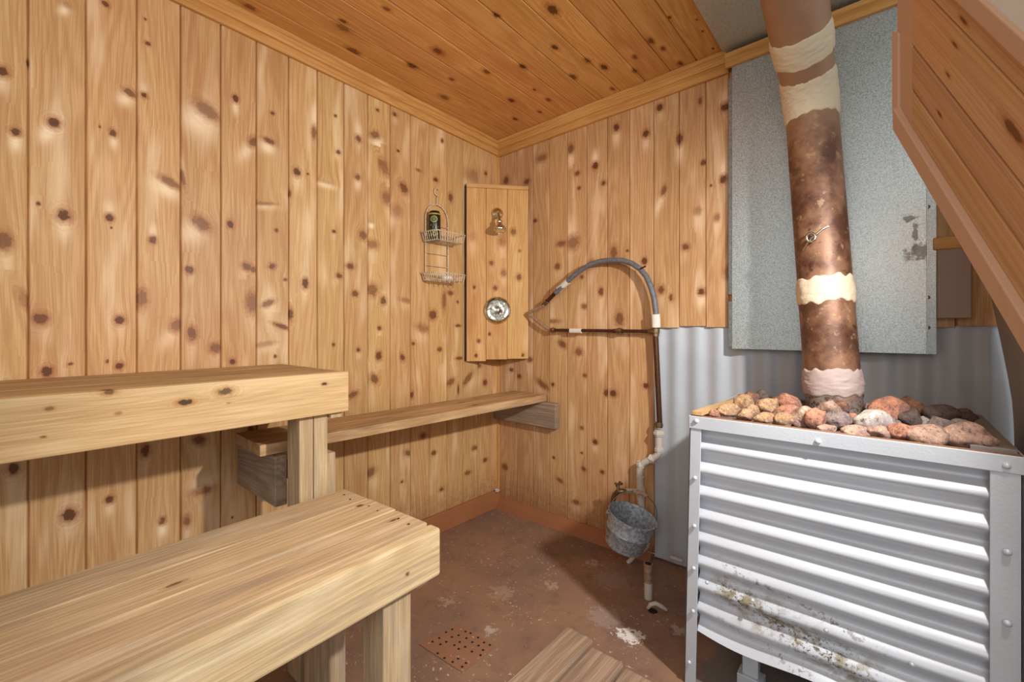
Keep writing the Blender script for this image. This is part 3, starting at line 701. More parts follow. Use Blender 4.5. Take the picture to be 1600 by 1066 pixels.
# duckboard
db = empty('duckboard', (1.2, -1.2, 0), 'low brown plank duckboard lying on the floor in front of the stove', 'duckboard')
ex = [.98, 1.098, 1.224, 1.354, 1.48]
for i in range(4):
    rel(board('plank', ex[i]+.004, ex[i+1]-.006, -2.0, -.745-.012*i+.02*(i == 0), .022, .05, 1, M['duck'], db, bevel=.008), db)
for yy in (-.95, -1.7):
    rel(board('cleat', .99, 1.47, yy-.03, yy+.03, 0, .0215, 0, M['duck'], db), db)

# ------------------------------------------------------------------ corner shower panel
PA = Vector((0, -.282, 0)); PBv = Vector((.245, 0, 0))
du = (PBv-PA).normalized(); wid = (PBv-PA).length; nrm = Vector((du.y, -du.x, 0))
PM = Matrix(((du.x, nrm.x, 0, PA.x), (du.y, nrm.y, 0, PA.y), (0, 0, 1, 0), (0, 0, 0, 1)))  # local (u, out, z)
def pan(px, py, out=0.0):  # sight line to the panel plane
    d = ray(px, py); P0 = PA+nrm*out; k = (P0-CAM).dot(nrm)/d.dot(nrm); p = CAM+d*k
    return (p-PA).dot(du), p.z
sp = empty('corner_screen', (.1, -.12, .914), 'tall three-board wooden panel set across the room corner', 'wood panel')
e = [.008, pan(759, 450)[0], pan(792, 450)[0], wid-.008]
pk = []
for (px, py, r, st, sf) in ((802, 362, 4, .8, .2), (774, 450, 3, .9, .1), (768, 411, 3, .8, .1), (787, 427, 4, .6, .4), (811, 433, 4, .9, .1), (741, 449, 2, 1, 0), (748, 533, 2.5, .9, .1), (744, 556, 2, 1, 0), (817, 555, 2, 1, 0), (765, 522, 2, 1, 0), (812, 392, 2, .7, .2), (785, 378, 5, .5, .6), (738, 370, 5, .3, .9)):
    u_, z_ = pan(px, py, .02); pk.append((u_, z_, r*.0045*.8, r*.0042, 0, st, .5 if sf > .3 else .2, sf))
for i in range(3):
    o = board('panel_board', e[i]+.0006, e[i+1]-.0006, 0.0, .018, .914-.006*(i != 1)*(i < 2)+.003*i, 1.895, 2, M['wall'], sp, knots=[k for k in pk if e[i] < k[0] < e[i+1]], kface=1, Mx=PM, bd=[.7, .55, .8][i], bevel=.002)
    rel(o, sp)
rel(board('top_cap', .008, wid-.008, -.01, .022, 1.8955, 1.918, 0, M['wall'], sp, Mx=PM, bd=.3), sp)
rel(MB().box(.0, .007, -.03, .012, .91, 1.91, PM).build('gap_shade_strip', M['dark'], sp), sp)  # dark box standing in for the shade in the gap by the wall

def along(pm, u, out, z): return pm @ Vector((u, out, z))
us, zs = pan(777, 334, .02)
shh = empty('wall_shower', along(PM, us, .019, zs), 'small chrome shower head on the corner panel', 'shower head')
MP = PM.copy(); MP.translation = (0, 0, 0)
toN = MP @ Matrix.Rotation(R(-90), 4, 'X')   # local z -> out of the panel
MB().lathe([(.034, 0), (.033, .006), (.026, .012), (.014, .016), (.012, .018)], toN, 28).build('flange', M['chrome'], shh, smooth=50)
Aw = lambda u, o_, z: MP @ Vector((u, o_, z))
MB().tube([Aw(0, .012, 0), Aw(0, .035, .0), Aw(0, .055, -.015), Aw(.002, .07, -.04), Aw(.003, .08, -.06)], .0095, 12).build('shower_arm', M['chrome'], shh, smooth=60)
hd = (Aw(.003, .095, -.115)-Aw(.003, .08, -.06)).normalized()
q = Vector((0, 0, 1)).rotation_difference(hd).to_matrix().to_4x4()
Mh = Mn(Aw(.003, .08, -.058)) @ q
MB().lathe([(.011, 0), (.016, .004), (.016, .014), (.012, .018), (.018, .028), (.033, .045), (.035, .06), (.030, .066), (.028, .062), (.010, .060)], Mh, 28).build('spray_head', M['chrome'], shh, smooth=50)
uv_, zv_ = pan(777, 485, .02)
vp = empty('valve_plate', along(PM, uv_, .019, zv_), 'round ornate chrome plate on the lower corner panel', 'valve plate')
MB().lathe([(.078, 0), (.078, .006), (.072, .012), (.066, .009), (.060, .006), (.02, .007), (.012, .011), (.004, .012)], toN, 48).build('plate', M['chrome'], vp, smooth=50)
m = MB()
for k in range(8):
    a = 2*math.pi*k/8
    m.tube([toN @ Vector((.022*math.cos(a), .022*math.sin(a), .008)), toN @ Vector((.042*math.cos(a+.25), .042*math.sin(a+.25), .0095)), toN @ Vector((.057*math.cos(a), .057*math.sin(a), .008))], .0035, 8)
m.build('relief_pattern', M['chrome'], vp, smooth=60)

# ------------------------------------------------------------------ caddy
cy0 = onx(665, 400, .012).y; cy1 = onx(700, 400, .012).y; cyc = (cy0+cy1)/2
ztop = onx(683, 320, .012).z; zhook = onx(683, 294, .012).z
zb1 = onx(683, 368, .012).z; zb2 = onx(683, 430, .012).z
cdy = empty('shower_caddy', (0, cyc, zb2-.04), 'cream wire two-basket shower caddy hanging on the left wall', 'caddy')
r_ = .0032; xw = .012; hw = (cy1-cy0)/2
pts = [(xw, cy0, zb2)]
for k in range(13):
    a = math.pi*(1-k/12); pts.append((xw, cyc+hw*math.cos(a), ztop-hw*1.05+hw*1.05*math.sin(a)))
pts.append((xw, cy1, zb2))
m = MB().tube(pts, r_, 8)
for zz in (zb1+.05, zb1-.10, zb1-.165): m.tube([(xw, cy0, zz), (xw, cy1, zz)], .002, 6)
rel(m.build('frame', M['wire'], cdy, smooth=60), cdy)
hk = [(xw, cyc, ztop)] + [(xw, cyc, ztop+.035)]
for k in range(10):
    a = R(-120+k*30); hk.append((xw, cyc-.0+.017*math.cos(a)*-1, zhook-.02+.02*math.sin(a)))
rel(MB().tube(hk, .0028, 8).build('hook', M['wire'], cdy, smooth=60), cdy)
def basket(zt, h, nm, y0, y1, D, tip):
    m = MB(); x0, x1 = .008, D
    loop = [(x0, y0, zt), (x1, y0+.01, zt), (x1, y1-.01, zt), (x0, y1, zt)]
    m.tube(loop, .003, 8, closed=True)
    lp2 = [(x0+.012, y0+.014, zt-h), (x1-.012, y0+.02, zt-h), (x1-.012, y1-.02, zt-h), (x0+.012, y1-.014, zt-h)]
    m.tube(lp2, .002, 6, closed=True)
    n = 11
    for k in range(n+1):
        f_ = k/n; ya = y0+.01+(y1-y0-.02)*f_; yb = y0+.02+(y1-y0-.04)*f_
        m.tube([(x1, ya, zt), (x1-.004, yb, zt-h-tip*(k % 2)), (x1-.02, yb, zt-h), (x0+.012, yb, zt-h), (x0, ya, zt)], .0015, 5)
    for k in range(7):
        f_ = (k+.5)/7; xa = x0+(x1-x0)*f_
        for (ya, yb) in ((y0+.003, y0+.016), (y1-.003, y1-.016)): m.tube([(xa, ya, zt), (xa, yb, zt-h)], .0015, 5)
    return rel(m.build(nm, M['wire'], cdy, smooth=60), cdy)
basket(zb1, .045, 'basket', cy0-.03, cy1+.03, .125, .0)
basket(zb2, .035, 'basket', cy0-.03, cy1+.03, .125, .015)
cn = empty('spray_can', (.05, onx(679, 350, .05).y, zb1-.042), 'black and gold can standing in the upper caddy basket', 'can')
hh = onx(680, 331, .05).z-(zb1-.042)
MB().lathe([(.028, 0), (.031, .004), (.031, hh-.018), (.029, hh-.008), (.025, hh-.002), (.025, hh)], None, 32).build('can_body', M['black'], cn, smooth=40)
MB().lathe([(.0318, hh-.020), (.0318, hh-.014)], None, 32).build('gold_band', M['gold'], cn)
dirc = (CAM-cn.location); a0 = math.atan2(dirc.y, dirc.x)
def decal(a, z, wa, hz, ring=False):
    mm = MB()
    if ring:
        for k in range(20):
            t0 = 2*math.pi*k/20; t1 = 2*math.pi*(k+1)/20; qq = []
            for (tt, rr) in ((t0, .75), (t1, .75), (t1, 1), (t0, 1)):
                aa = a+wa*rr*math.cos(tt); qq.append(Vector((.0315*math.cos(aa), .0315*math.sin(aa), z+hz*rr*math.sin(tt))))
            n = len(mm.v); mm.v += qq; mm.f.append([n, n+1, n+2, n+3])
    else:
        n = len(mm.v)
        for (aa, zz) in ((a-wa, z-hz), (a+wa, z-hz*.6), (a+wa, z+hz), (a-wa, z+hz*.7)):
            mm.v.append(Vector((.0315*math.cos(aa), .0315*math.sin(aa), zz)))
        mm.f.append([n, n+1, n+2, n+3])
    return mm
decal(a0-.1, hh-.045, .6, .017, True).build('ring_emblem', M['gold'], cn)
mm = decal(a0-.1-.2, hh-.045, .08, .01); k2 = decal(a0-.1, hh-.045, .08, .012); k3 = decal(a0+.1, hh-.045, .08, .01)
for kk in (k2, k3): n = len(mm.v); mm.v += kk.v; mm.f += [[i+n for i in f_] for f_ in kk.f]
mm.build('green_mark', M['green'], cn)
mm = MB()
for (a, z, wa, hz) in ((a0-.3, hh-.075, .35, .004), (a0+.15, hh-.085, .45, .005), (a0-.5, hh-.10, .25, .005), (a0+.35, hh-.102, .15, .008), (a0-.1, hh-.112, .12, .007), (a0-.55, hh-.125, .2, .008), (a0+.1, hh-.128, .2, .006), (a0+.5, hh-.12, .1, .01)):
    k = decal(a, z, wa, hz); n = len(mm.v); mm.v += k.v; mm.f += [[i+n for i in f_] for f_ in k.f]
mm.build('gold_pattern', M['gold'], cn)
so = MB().lathe([(.012, -.012), (.022, -.008), (.025, 0), (.022, .008), (.012, .012)], Mn((.07, cyc+.02, zb2-.018)) @ Matrix.Diagonal((1, 1.6, 1, 1)), 24).build('soap_bar', M['soap'], smooth=60)
tag(so, 'white soap bar lying in the lower caddy basket', 'soap')

# ------------------------------------------------------------------ plumbing
YP = -.04
def B(px, py, y=YP): return ony(px, py, y)
wp = empty('water_pipe', B(1029, 690, 0), 'water pipe down the back wall, dark copper above and white painted below', 'pipe')
wp.location.z = 0
def W(o): return rel(o, wp)
def seg(px0, py0, px1, py1, y=YP): return [B(px0, py0, y), B(px1, py1, y)]
W(MB().tube(seg(1024, 517, 1031, 668), .0125, 14).build('riser_pipe', M['copperd'], wp, smooth=60))
W(MB().tube(seg(862, 516, 1024, 518), .0085, 12).build('cross_pipe', M['copperd'], wp, smooth=60))
W(MB().tube([B(824, 490, -.05), B(833, 496, -.045), B(845, 506), B(853, 512), B(862, 516)], .009, 12).build('copper_stub', M['copperl'], wp, smooth=60))
def fitting(px, py, ax, r, L, mat, nm='fitting', y=YP):
    p = B(px, py, y); ax = Vector(ax).normalized()
    pts = [p-ax*L/2, p-ax*L*.25, p-ax*L*.2, p+ax*L*.2, p+ax*L*.25, p+ax*L/2]
    return W(MB().tube(pts, [r*.85, r*.85, r, r, r*.85, r*.85], 8).build(nm, mat, wp, smooth=35))
X_, Z_ = (1, 0, 0), (0, 0, 1)
fitting(864, 516, X_, .014, .03, M['brass']); fitting(968, 517.5, X_, .016, .03, M['brass']); fitting(960, 517.4, X_, .011, .03, M['copperd'])
fitting(1018, 518, X_, .014, .03, M['brass'], 'tee'); fitting(1025, 517, Z_, .018, .05, M['brass'], 'tee')
fitting(1029.5, 664, Z_, .02, .025, M['brass'], 'union'); fitting(1029.5, 677, Z_, .026, .025, M['pipew'], 'union')
n_ = 10
W(MB().tube([B(891, 517), B(909, 517.2)], .0125, 14, rf=lambda i, a: 1+.1*math.sin(a*3)).build('tape_wrap', M['tape'], wp, smooth=60))
W(MB().tube([B(1029.5, 672), B(1029.5, 700), B(1029.3, 708), B(1026, 713), B(1020, 717), B(1008, 722), B(1001, 727), B(999.5, 735), B(1000.5, 765), B(1004, 838), B(1006, 846)], .0165, 16).build('white_pipe', M['pipew'], wp, smooth=60))
for (a, b) in ((1029.5, 703), (1019, 717.5), (1001, 726)): fitting(a, b, Z_ if a > 1028 else (1, 0, -.3) if a > 1005 else Z_, .021, .03, M['pipew'], 'elbow')
fitting(1001, 770, Z_, .023, .06, M['pipew'], 'tee'); fitting(1000.5, 745, Z_, .02, .012, M['pipew'], 'coupling')
W(MB().tube([B(1001, 768, -.045), B(995, 767.5, -.055), B(986, 767, -.085), B(975, 767, -.112)], .011, 12).build('side_branch', M['pipew'], wp, smooth=60))
fitting(1006, 850, X_, .016, .05, M['pipew'], 'union'); fitting(1006, 852, Z_, .021, .035, M['pipew'], 'union')
W(MB().tube([B(1007, 858), B(1000, 866, -.06), B(990, 870, -.085), B(984, 877, -.10), B(980, 880, -.11)], .010, 12).build('drain_outlet', M['pipew'], wp, smooth=60))
# floor stub and broken collar
wst = empty('pipe_stub', onz(1013, 935), 'short broken pipe stub, copper above white, standing under the water pipe', 'pipe')
bp = onz(1013, 932)
topz = ony(1013, 878, bp.y).z
MB().tube([(0, 0, topz-.02), (0, 0, topz)], .018, 16).build('pipe_top', M['copperl'], wst, smooth=60)
MB().tube([(0, 0, 0), (0, 0, topz-.07)], .0165, 16).build('pipe_bottom', M['pipew'], wst, smooth=60)
MB().tube([(0, 0, topz-.075), (0, 0, topz-.018)], .0175, 16).build('pipe_middle', M['copperl'], wst, smooth=60)
MB().tube([(0, 0, topz-.001), (0, 0, topz+.0005)], .0135, 16).build('pipe_bore', M['dark'], wst)
q = onz(1020, 955)
o = MB().lathe([(.018, .0005), (.016, .002), (.009, .0015)], Mn(q), 20).build('floor_hole', M['dark']); tag(o, 'small dark drain hole in the floor below the pipe stub', 'hole')
o = MB().tube([onz(1013, 950, .01), onz(1016, 945, .03), onz(1024, 943, .035), onz(1034, 948, .025), onz(1041, 953, .008)], [.006, .008, .008, .008, .006], 10).build('paint_crusted_hook', M['pipew'], smooth=60); tag(o, 'white paint-crusted bent piece beside the small floor hole', 'metal piece')
o = MB().tube([B(1012, 862, -.03), B(1024, 866, -.05), B(1040, 872, -.05), B(1050, 873, -.04), B(1066, 880, -.03)], .0015, 6).tube([B(1048, 871, -.04), B(1056, 873.5, -.04), B(1066, 877, -.03)], .009, 8).build('capillary_wire', M['pipew'], smooth=60)
tag(o, 'thin pale wire running from the pipe bottom toward the stove leg', 'wire')

# hose
hz = empty('rubber_hose', B(940, 480, 0), 'grey rubber hose looping in an arch on the back wall above the cross pipe', 'hose')
def H(o): return rel(o, hz)
hp = [(868, 458), (880, 447), (893, 434), (905, 424), (920, 414.5), (937, 408.5), (955, 406.5), (972, 407), (987, 411.5), (1000, 420), (1010, 432), (1017, 448), (1022, 466), (1024.5, 486), (1025, 500)]
H(MB().tube([B(a, b, -.055) for a, b in hp], .013, 14).build('hose_tube', M['hose'], hz, smooth=60))
H(MB().tube([B(826, 489, -.05), B(836, 484), B(848, 478), B(856, 471)], .009, 12).build('copper_stub', M['copperl'], hz, smooth=60))
H(MB().tube([B(848, 477), B(856, 470), B(876, 449)], [.009, .011, .011], 12).build('copper_joint', M['copperd'], hz, smooth=60))
H(MB().tube([B(851, 474.5), B(855, 471)], .015, 8).build('hose_clamp', M['brass'], hz, smooth=40))
H(MB().tube([B(873, 453, -.05), B(880, 446.5, -.052), B(887, 440, -.055)], .0165, 14, rf=lambda i, a: 1+.08*math.sin(a*3+i)).build('tape_wrap', M['tape'], hz, smooth=60))
H(MB().tube([B(1024.6, 491, -.053), B(1025, 500, -.05), B(1025, 511, -.045)], .0195, 14, rf=lambda i, a: 1+.08*math.sin(a*3+i)).build('tape_wrap', M['tape'], hz, smooth=60))
H(MB().tube([B(999, 421, -.03), B(1001, 420, -.072), B(1009, 416, -.072)], .004, 8).build('hose_hook', M['copperd'], hz, smooth=60))

# faucet
fc = empty('brass_faucet', B(965, 770, -.125), 'small tarnished brass spigot on the white pipe above the bucket', 'faucet')
F0 = fc.location
FR = lambda px, py, y=-.125: B(px, py, y)-F0
MB().tube([FR(978, 767, -.112), FR(972, 767.5), FR(966, 769), FR(960, 774), FR(958, 781), FR(957, 787)], [.009, .012, .014, .013, .0115, .0125], 12).build('faucet_body', M['brass'], fc, smooth=50)
MB().tube([FR(966, 768), FR(966, 758)], [.011, .006], 10).build('stem', M['brass'], fc, smooth=50)
MB().tube([FR(961, 755), FR(966, 757.5), FR(972, 756)], [.0065, .0045, .0065], 10).tube([FR(963, 760), FR(966, 757), FR(969, 753)], [.006, .0045, .006], 10).build('handle', M['brass'], fc, smooth=50)

# bucket, hanging slightly tilted from the spigot by its bail
bc = B(975, 800, -.19)
rimw = (B(1009, 800, -.19)-B(943, 800, -.19)).length/2
zbot = B(972, 850, -.19).z
Hb = bc.z-zbot
bk = empty('bucket', (bc.x, bc.y, bc.z-Hb), 'small galvanised bucket hanging from the brass spigot', 'bucket')
bk.rotation_euler = (Matrix.Rotation(R(13), 3, FW) @ Matrix.Rotation(R(9), 3, RT) @ Matrix.Rotation(YAW, 3, 'Z')).to_euler()
rb = rimw*.80
prof = [(rb-.004, .0), (rb, .0), (rb+.002, .008), (rb+(rimw-rb)*.5, Hb*.5), (rb+(rimw-rb)*.52+.0025, Hb*.52), (rb+(rimw-rb)*.54, Hb*.54), (rimw-.003, Hb-.006), (rimw+.002, Hb-.003), (rimw+.002, Hb+.002), (rimw-.003, Hb+.002), (rimw-.005, Hb-.006), (rb+(rimw-rb)*.5-.003, Hb*.5), (rb-.002, .005)]
MB().lathe(prof, None, 40).build('bucket_body', M['bucket'], bk, smooth=50)
for s_ in (1, -1):
    MB().tube([(s_*(rimw-.002), -.012, Hb-.004), (s_*(rimw+.006), -.006, Hb-.014), (s_*(rimw+.008), 0, Hb-.02), (s_*(rimw+.006), .006, Hb-.014), (s_*(rimw-.002), .012, Hb-.004)], .003, 8).build('bail_ear', M['bucket'], bk, smooth=60)
bp_ = []
for k in range(17):
    a = math.pi*k/16; bp_.append(Vector((rimw*1.02*math.cos(a), .02*math.sin(a), Hb-.012+.115*math.sin(a)**.8)))
MB().tube(bp_, .002, 8).build('bail_handle', M['bolt'], bk, smooth=60)
MB().tube([bp_[6], bp_[7], bp_[8], bp_[9]][::-1], [.009, .011, .011, .009], 12).build('wooden_grip', M['grip'], bk, smooth=60)

# drain cover
dq = [onz(718, 975), onz(775, 1012), onz(722, 1052), onz(655, 1008)]
dc = sum(dq, Vector())/4
dr = empty('floor_drain', (dc.x, dc.y, 0), 'perforated square drain plate set in the brown floor', 'drain')
M['drain'] = painted('drain_plate', (150, 106, 80), (200, 184, 166), .6, 0, .12, 50, .4)
m = MB().prism([Vector((p.x-dc.x, p.y-dc.y, .0005)) for p in dq], (0, 0, .002)); m.build('plate', M['drain'], dr)
m = MB()
for i in range(6):
    for j in range(6):
        if (i*7+j*3) % 11 in (0, 4): continue
        a = (i+.5)/6; b = (j+.5)/6
        p = (dq[0]*(1-a)+dq[1]*a)*(1-b)+(dq[3]*(1-a)+dq[2]*a)*b
        p = p+Vector((random.uniform(-.006, .006), random.uniform(-.006, .006), 0)); m.lathe([(.0045, .0026), (.0045, .0031)], Mn((p.x-dc.x, p.y-dc.y, 0)), 8)
tag(m.build('drain_holes', M['dark'], dr), kind='stuff')
cb = MB()
for k in range(6): 
    a = random.random()*6; rr = random.uniform(.004, .018)
    cb.lathe([(.004, -.01), (.012, -.004), (.014, 0), (.01, .006), (.003, .01)], Mn((.02+rr*abs(math.cos(a)), -.03-rr*abs(math.sin(a)), .106+random.uniform(-.005, .012))) @ Matrix.Diagonal((.8, 1, .6, 1)), 10)
o = cb.build('caulk_blob', M['pipew'], smooth=60); tag(o, 'lumpy white caulk blob in the room corner on top of the skirting', 'caulk')

# ------------------------------------------------------------------ stove
YF = -.652
sx0 = ony(1078, 650, YF).x; sx1 = ony(1599, 712, YF).x; zt = .828
yb = -.07
st = empty('sauna_stove', ((sx0+sx1)/2, (YF+yb)/2, 0), 'large silver corrugated metal sauna stove casing filled with stones on top', 'stove')
def T(o): return rel(o, st)
PW = .034
T(corr('front_sheet', (sx0+.02, YF+.0185, .175), (0, 0, 1), zt-.175-.03, (1, 0, 0), sx1-sx0-.03, (0, -1, 0), .0705, .0135, M['stove'], st, phase=1.9, nseg=12, nrow=30,
       sag=lambda a, b: Vector((0, -.012*math.exp(-a*14)*math.sin(b*7), -.006*math.exp(-a*9)*math.sin(min(b*4.2, 3.14)) - .007*math.exp(-a*12)*math.sin(b*16)))))
T(corr('left_sheet', (sx0+.008, yb, .18), (0, 0, 1), zt-.2, (0, -1, 0), yb-YF-.015, (-1, 0, 0), .0705, .006, M['stove'], st, phase=1.9, nseg=8, nrow=6))
T(corr('right_sheet', (sx1-.008, yb, .18), (0, 0, 1), zt-.2, (0, -1, 0), yb-YF-.015, (1, 0, 0), .0705, .006, M['stove'], st, phase=1.9, nseg=8, nrow=6))
T(corr('back_sheet', (sx0+.02, yb, .18), (0, 0, 1), zt-.2, (1, 0, 0), sx1-sx0-.03, (0, 1, 0), .0705, .006, M['stove'], st, phase=1.9, nseg=8, nrow=6))
def angle_post(x, y, sx, sy, w_, lean=0.0):
    m = MB()
    m.box(min(x, x+sx*w_), max(x, x+sx*w_), min(y, y+sy*.004), max(y, y+sy*.004), 0, zt-.001)
    m.box(min(x, x+sx*.004), max(x, x+sx*.004), min(y, y+sy*w_), max(y, y+sy*w_), 0, zt-.001)
    for v in m.v: v.x += lean*(1-v.z/zt)
    return T(m.build('corner_post', M['angle'], st, bevel=.001))
pf = angle_post(sx0, YF, 1, 1, PW, -.018)
pr = angle_post(sx1, YF, -1, 1, .048)
angle_post(sx0, yb, 1, -1, PW); angle_post(sx1, yb, -1, -1, PW)
def bolt(px, py, parent, r=.007):
    p = ony(px, py, YF-.004)
    Mt = Mn(p-st.location) @ Matrix.Rotation(R(90), 4, 'X')
    o = MB().lathe([(r, 0), (r, .003), (r*.7, .006), (r*.3, .007)], Mt, 14).build('bolt', M['angle'], parent, smooth=50)
    o.location = -parent.location; return o
for (a, b) in ((1086, 747), (1085, 822), (1084, 888), (1083, 955), (1077, 1035)): bolt(a, b, pf, .0065)
for (a, b) in ((1574, 863), (1574, 974)): bolt(a, b, pr, .007)
fs_ = [o for o in st.children if o.name.startswith('front_sheet')][0]
for (a, b) in ((1105, 910), (1176, 938), (1291, 985), (1425, 1038)): bolt(a, b, fs_, .0055)
def rail(x0, x1, y0, y1, nm='top_rail'):
    return T(MB().box(x0, x1, y0, y1, zt-.036, zt+.002).build(nm, M['angle'], st, bevel=.0015))
rf_ = rail(sx0-.002, sx1+.002, YF-.004, YF)
for (a, b) in ((1088, 658), (1278, 690), (1573, 728)): bolt(a, b, rf_, .0068)
rail(sx0-.004, sx0-.0, YF, yb); rail(sx1, sx1+.004, YF, yb); rail(sx0, sx1, yb, yb+.004)
M['lip'] = painted('rusty_lip', (150, 112, 88), (104, 70, 50), .7, .1, .14, 30)
T(MB().box(sx0, sx1, YF+.0005, YF+.02, zt-.001, zt+.002).build('rim_lip', M['lip'], st))
T(MB().box(sx0, sx1, yb-.03, yb, zt-.001, zt+.002).build('rim_lip', M['lip'], st))
T(MB().box(sx1-.075, sx1-.002, YF+.037, yb-.031, zt-.012, zt+.008).build('side_strip', M['stripg'], st, bevel=.002))
T(MB().box(sx0+.004, sx1-.004, YF+.04, yb-.01, .70, .775).build('tray', M['under'], st))
T(MB().box(sx0+.12, sx1-.12, YF+.14, yb-.1, .10, .70).build('firebox', M['under'], st, bevel=.01))
for (a, b) in ((1172, 1035), (1560, 1060)):
    p = ony(a, 1030, YF+.11)
    T(MB().box(p.x-.035, p.x+.035, YF+.10, YF+.15, 0, .035).box(p.x-.022, p.x+.022, YF+.11, YF+.14, .035, .19).build('foot', M['angle'], st, bevel=.002))
# grit bed, lumpy
V = []; F = []; nx, ny = 40, 30
bx0, bx1, by0, by1 = sx0+.01, sx1-.08, YF+.036, yb-.031
for i in range(nx+1):
    for j in range(ny+1):
        x = bx0+(bx1-bx0)*i/nx; y = by0+(by1-by0)*j/ny
        ed = min(1, min(i, nx-i, j, ny-j)/5)
        z = .80+.03*ed+.018*noise.noise(Vector((x*16, y*16, 0)))+.008*noise.noise(Vector((x*50, y*50, 3)))
        V.append(Vector((x, y, z)))
for i in range(nx):
    for j in range(ny): a = i*(ny+1)+j; F.append([a, a+ny+1, a+ny+2, a+1])
n0 = len(V); V += [Vector((bx0, by0, .776)), Vector((bx1, by0, .776)), Vector((bx1, by1, .776)), Vector((bx0, by1, .776))]
F.append([n0, n0+1, n0+2, n0+3])
F.append([i*(ny+1) for i in range(nx+1)]+[n0+1, n0]); F.append([i*(ny+1)+ny for i in range(nx+1)][::-1]+[n0+3, n0+2])
F.append([j for j in range(ny+1)]+[n0+3, n0]); F.append([nx*(ny+1)+j for j in range(ny+1)][::-1]+[n0+1, n0+2])
m = MB(); m.v = V; m.f = F; T(m.build('grit_bed', M['bed'], st, smooth=60))
dz_ = (ony(1157, 620, -.2).z-.012-(zt+.004))/.44
Ms_ = Matrix(((1, .05, 0, sx0+.004), (0, 1, 0, YF+.006), (0, dz_, 1, zt+.004), (0, 0, 0, 1)))
o = board('loose_wood_strip', 0, .03, 0, .44, 0, .012, 1, M['shelfw'], Mx=Ms_, bevel=.001); tag(o, 'loose tan wood strip along the left edge of the stove top', 'wood strip')

# stones ------------------------------------------------------------
def stone_mat(i, base, sec, sc):
    t = NT('stone_%s' % i); p = t.obj()
    a = t.noise(p, sc, 5, .65); b = t.noise(p, sc*5, 4, .7); c_ = t.noise(p, sc*.45, 2)
    col = t.mix(t.ss(a, .4, .62), srgb(*base), srgb(*sec))
    col = t.mix(t.ss(b, .55, .66, 0, .75), col, srgb(*[min(255, x*1.25) for x in base]))
    col = t.mix(t.ss(b, .45, .34, 0, .8), col, srgb(*[x*.5 for x in sec]))
    col = t.mix(t.ss(c_, .55, .68, 0, .5), col, srgb(120, 96, 88))
    t.bump(t.ma('ADD', b, a), .9, .004)
    return t.out(col, .8)
SM = {'tan': stone_mat('tan', (176, 140, 104), (140, 106, 78), 22), 'brown': stone_mat('brown', (134, 92, 70), (98, 68, 56), 22), 'dark': stone_mat('dark', (104, 88, 80), (74, 62, 60), 30),
      'orange': stone_mat('orange', (178, 122, 94), (146, 100, 84), 24), 'pink': stone_mat('pink', (176, 142, 122), (142, 112, 100), 22), 'grey': stone_mat('grey', (142, 126, 120), (108, 92, 90), 22),
      'pale': stone_mat('pale', (190, 180, 168), (156, 146, 142), 14)}
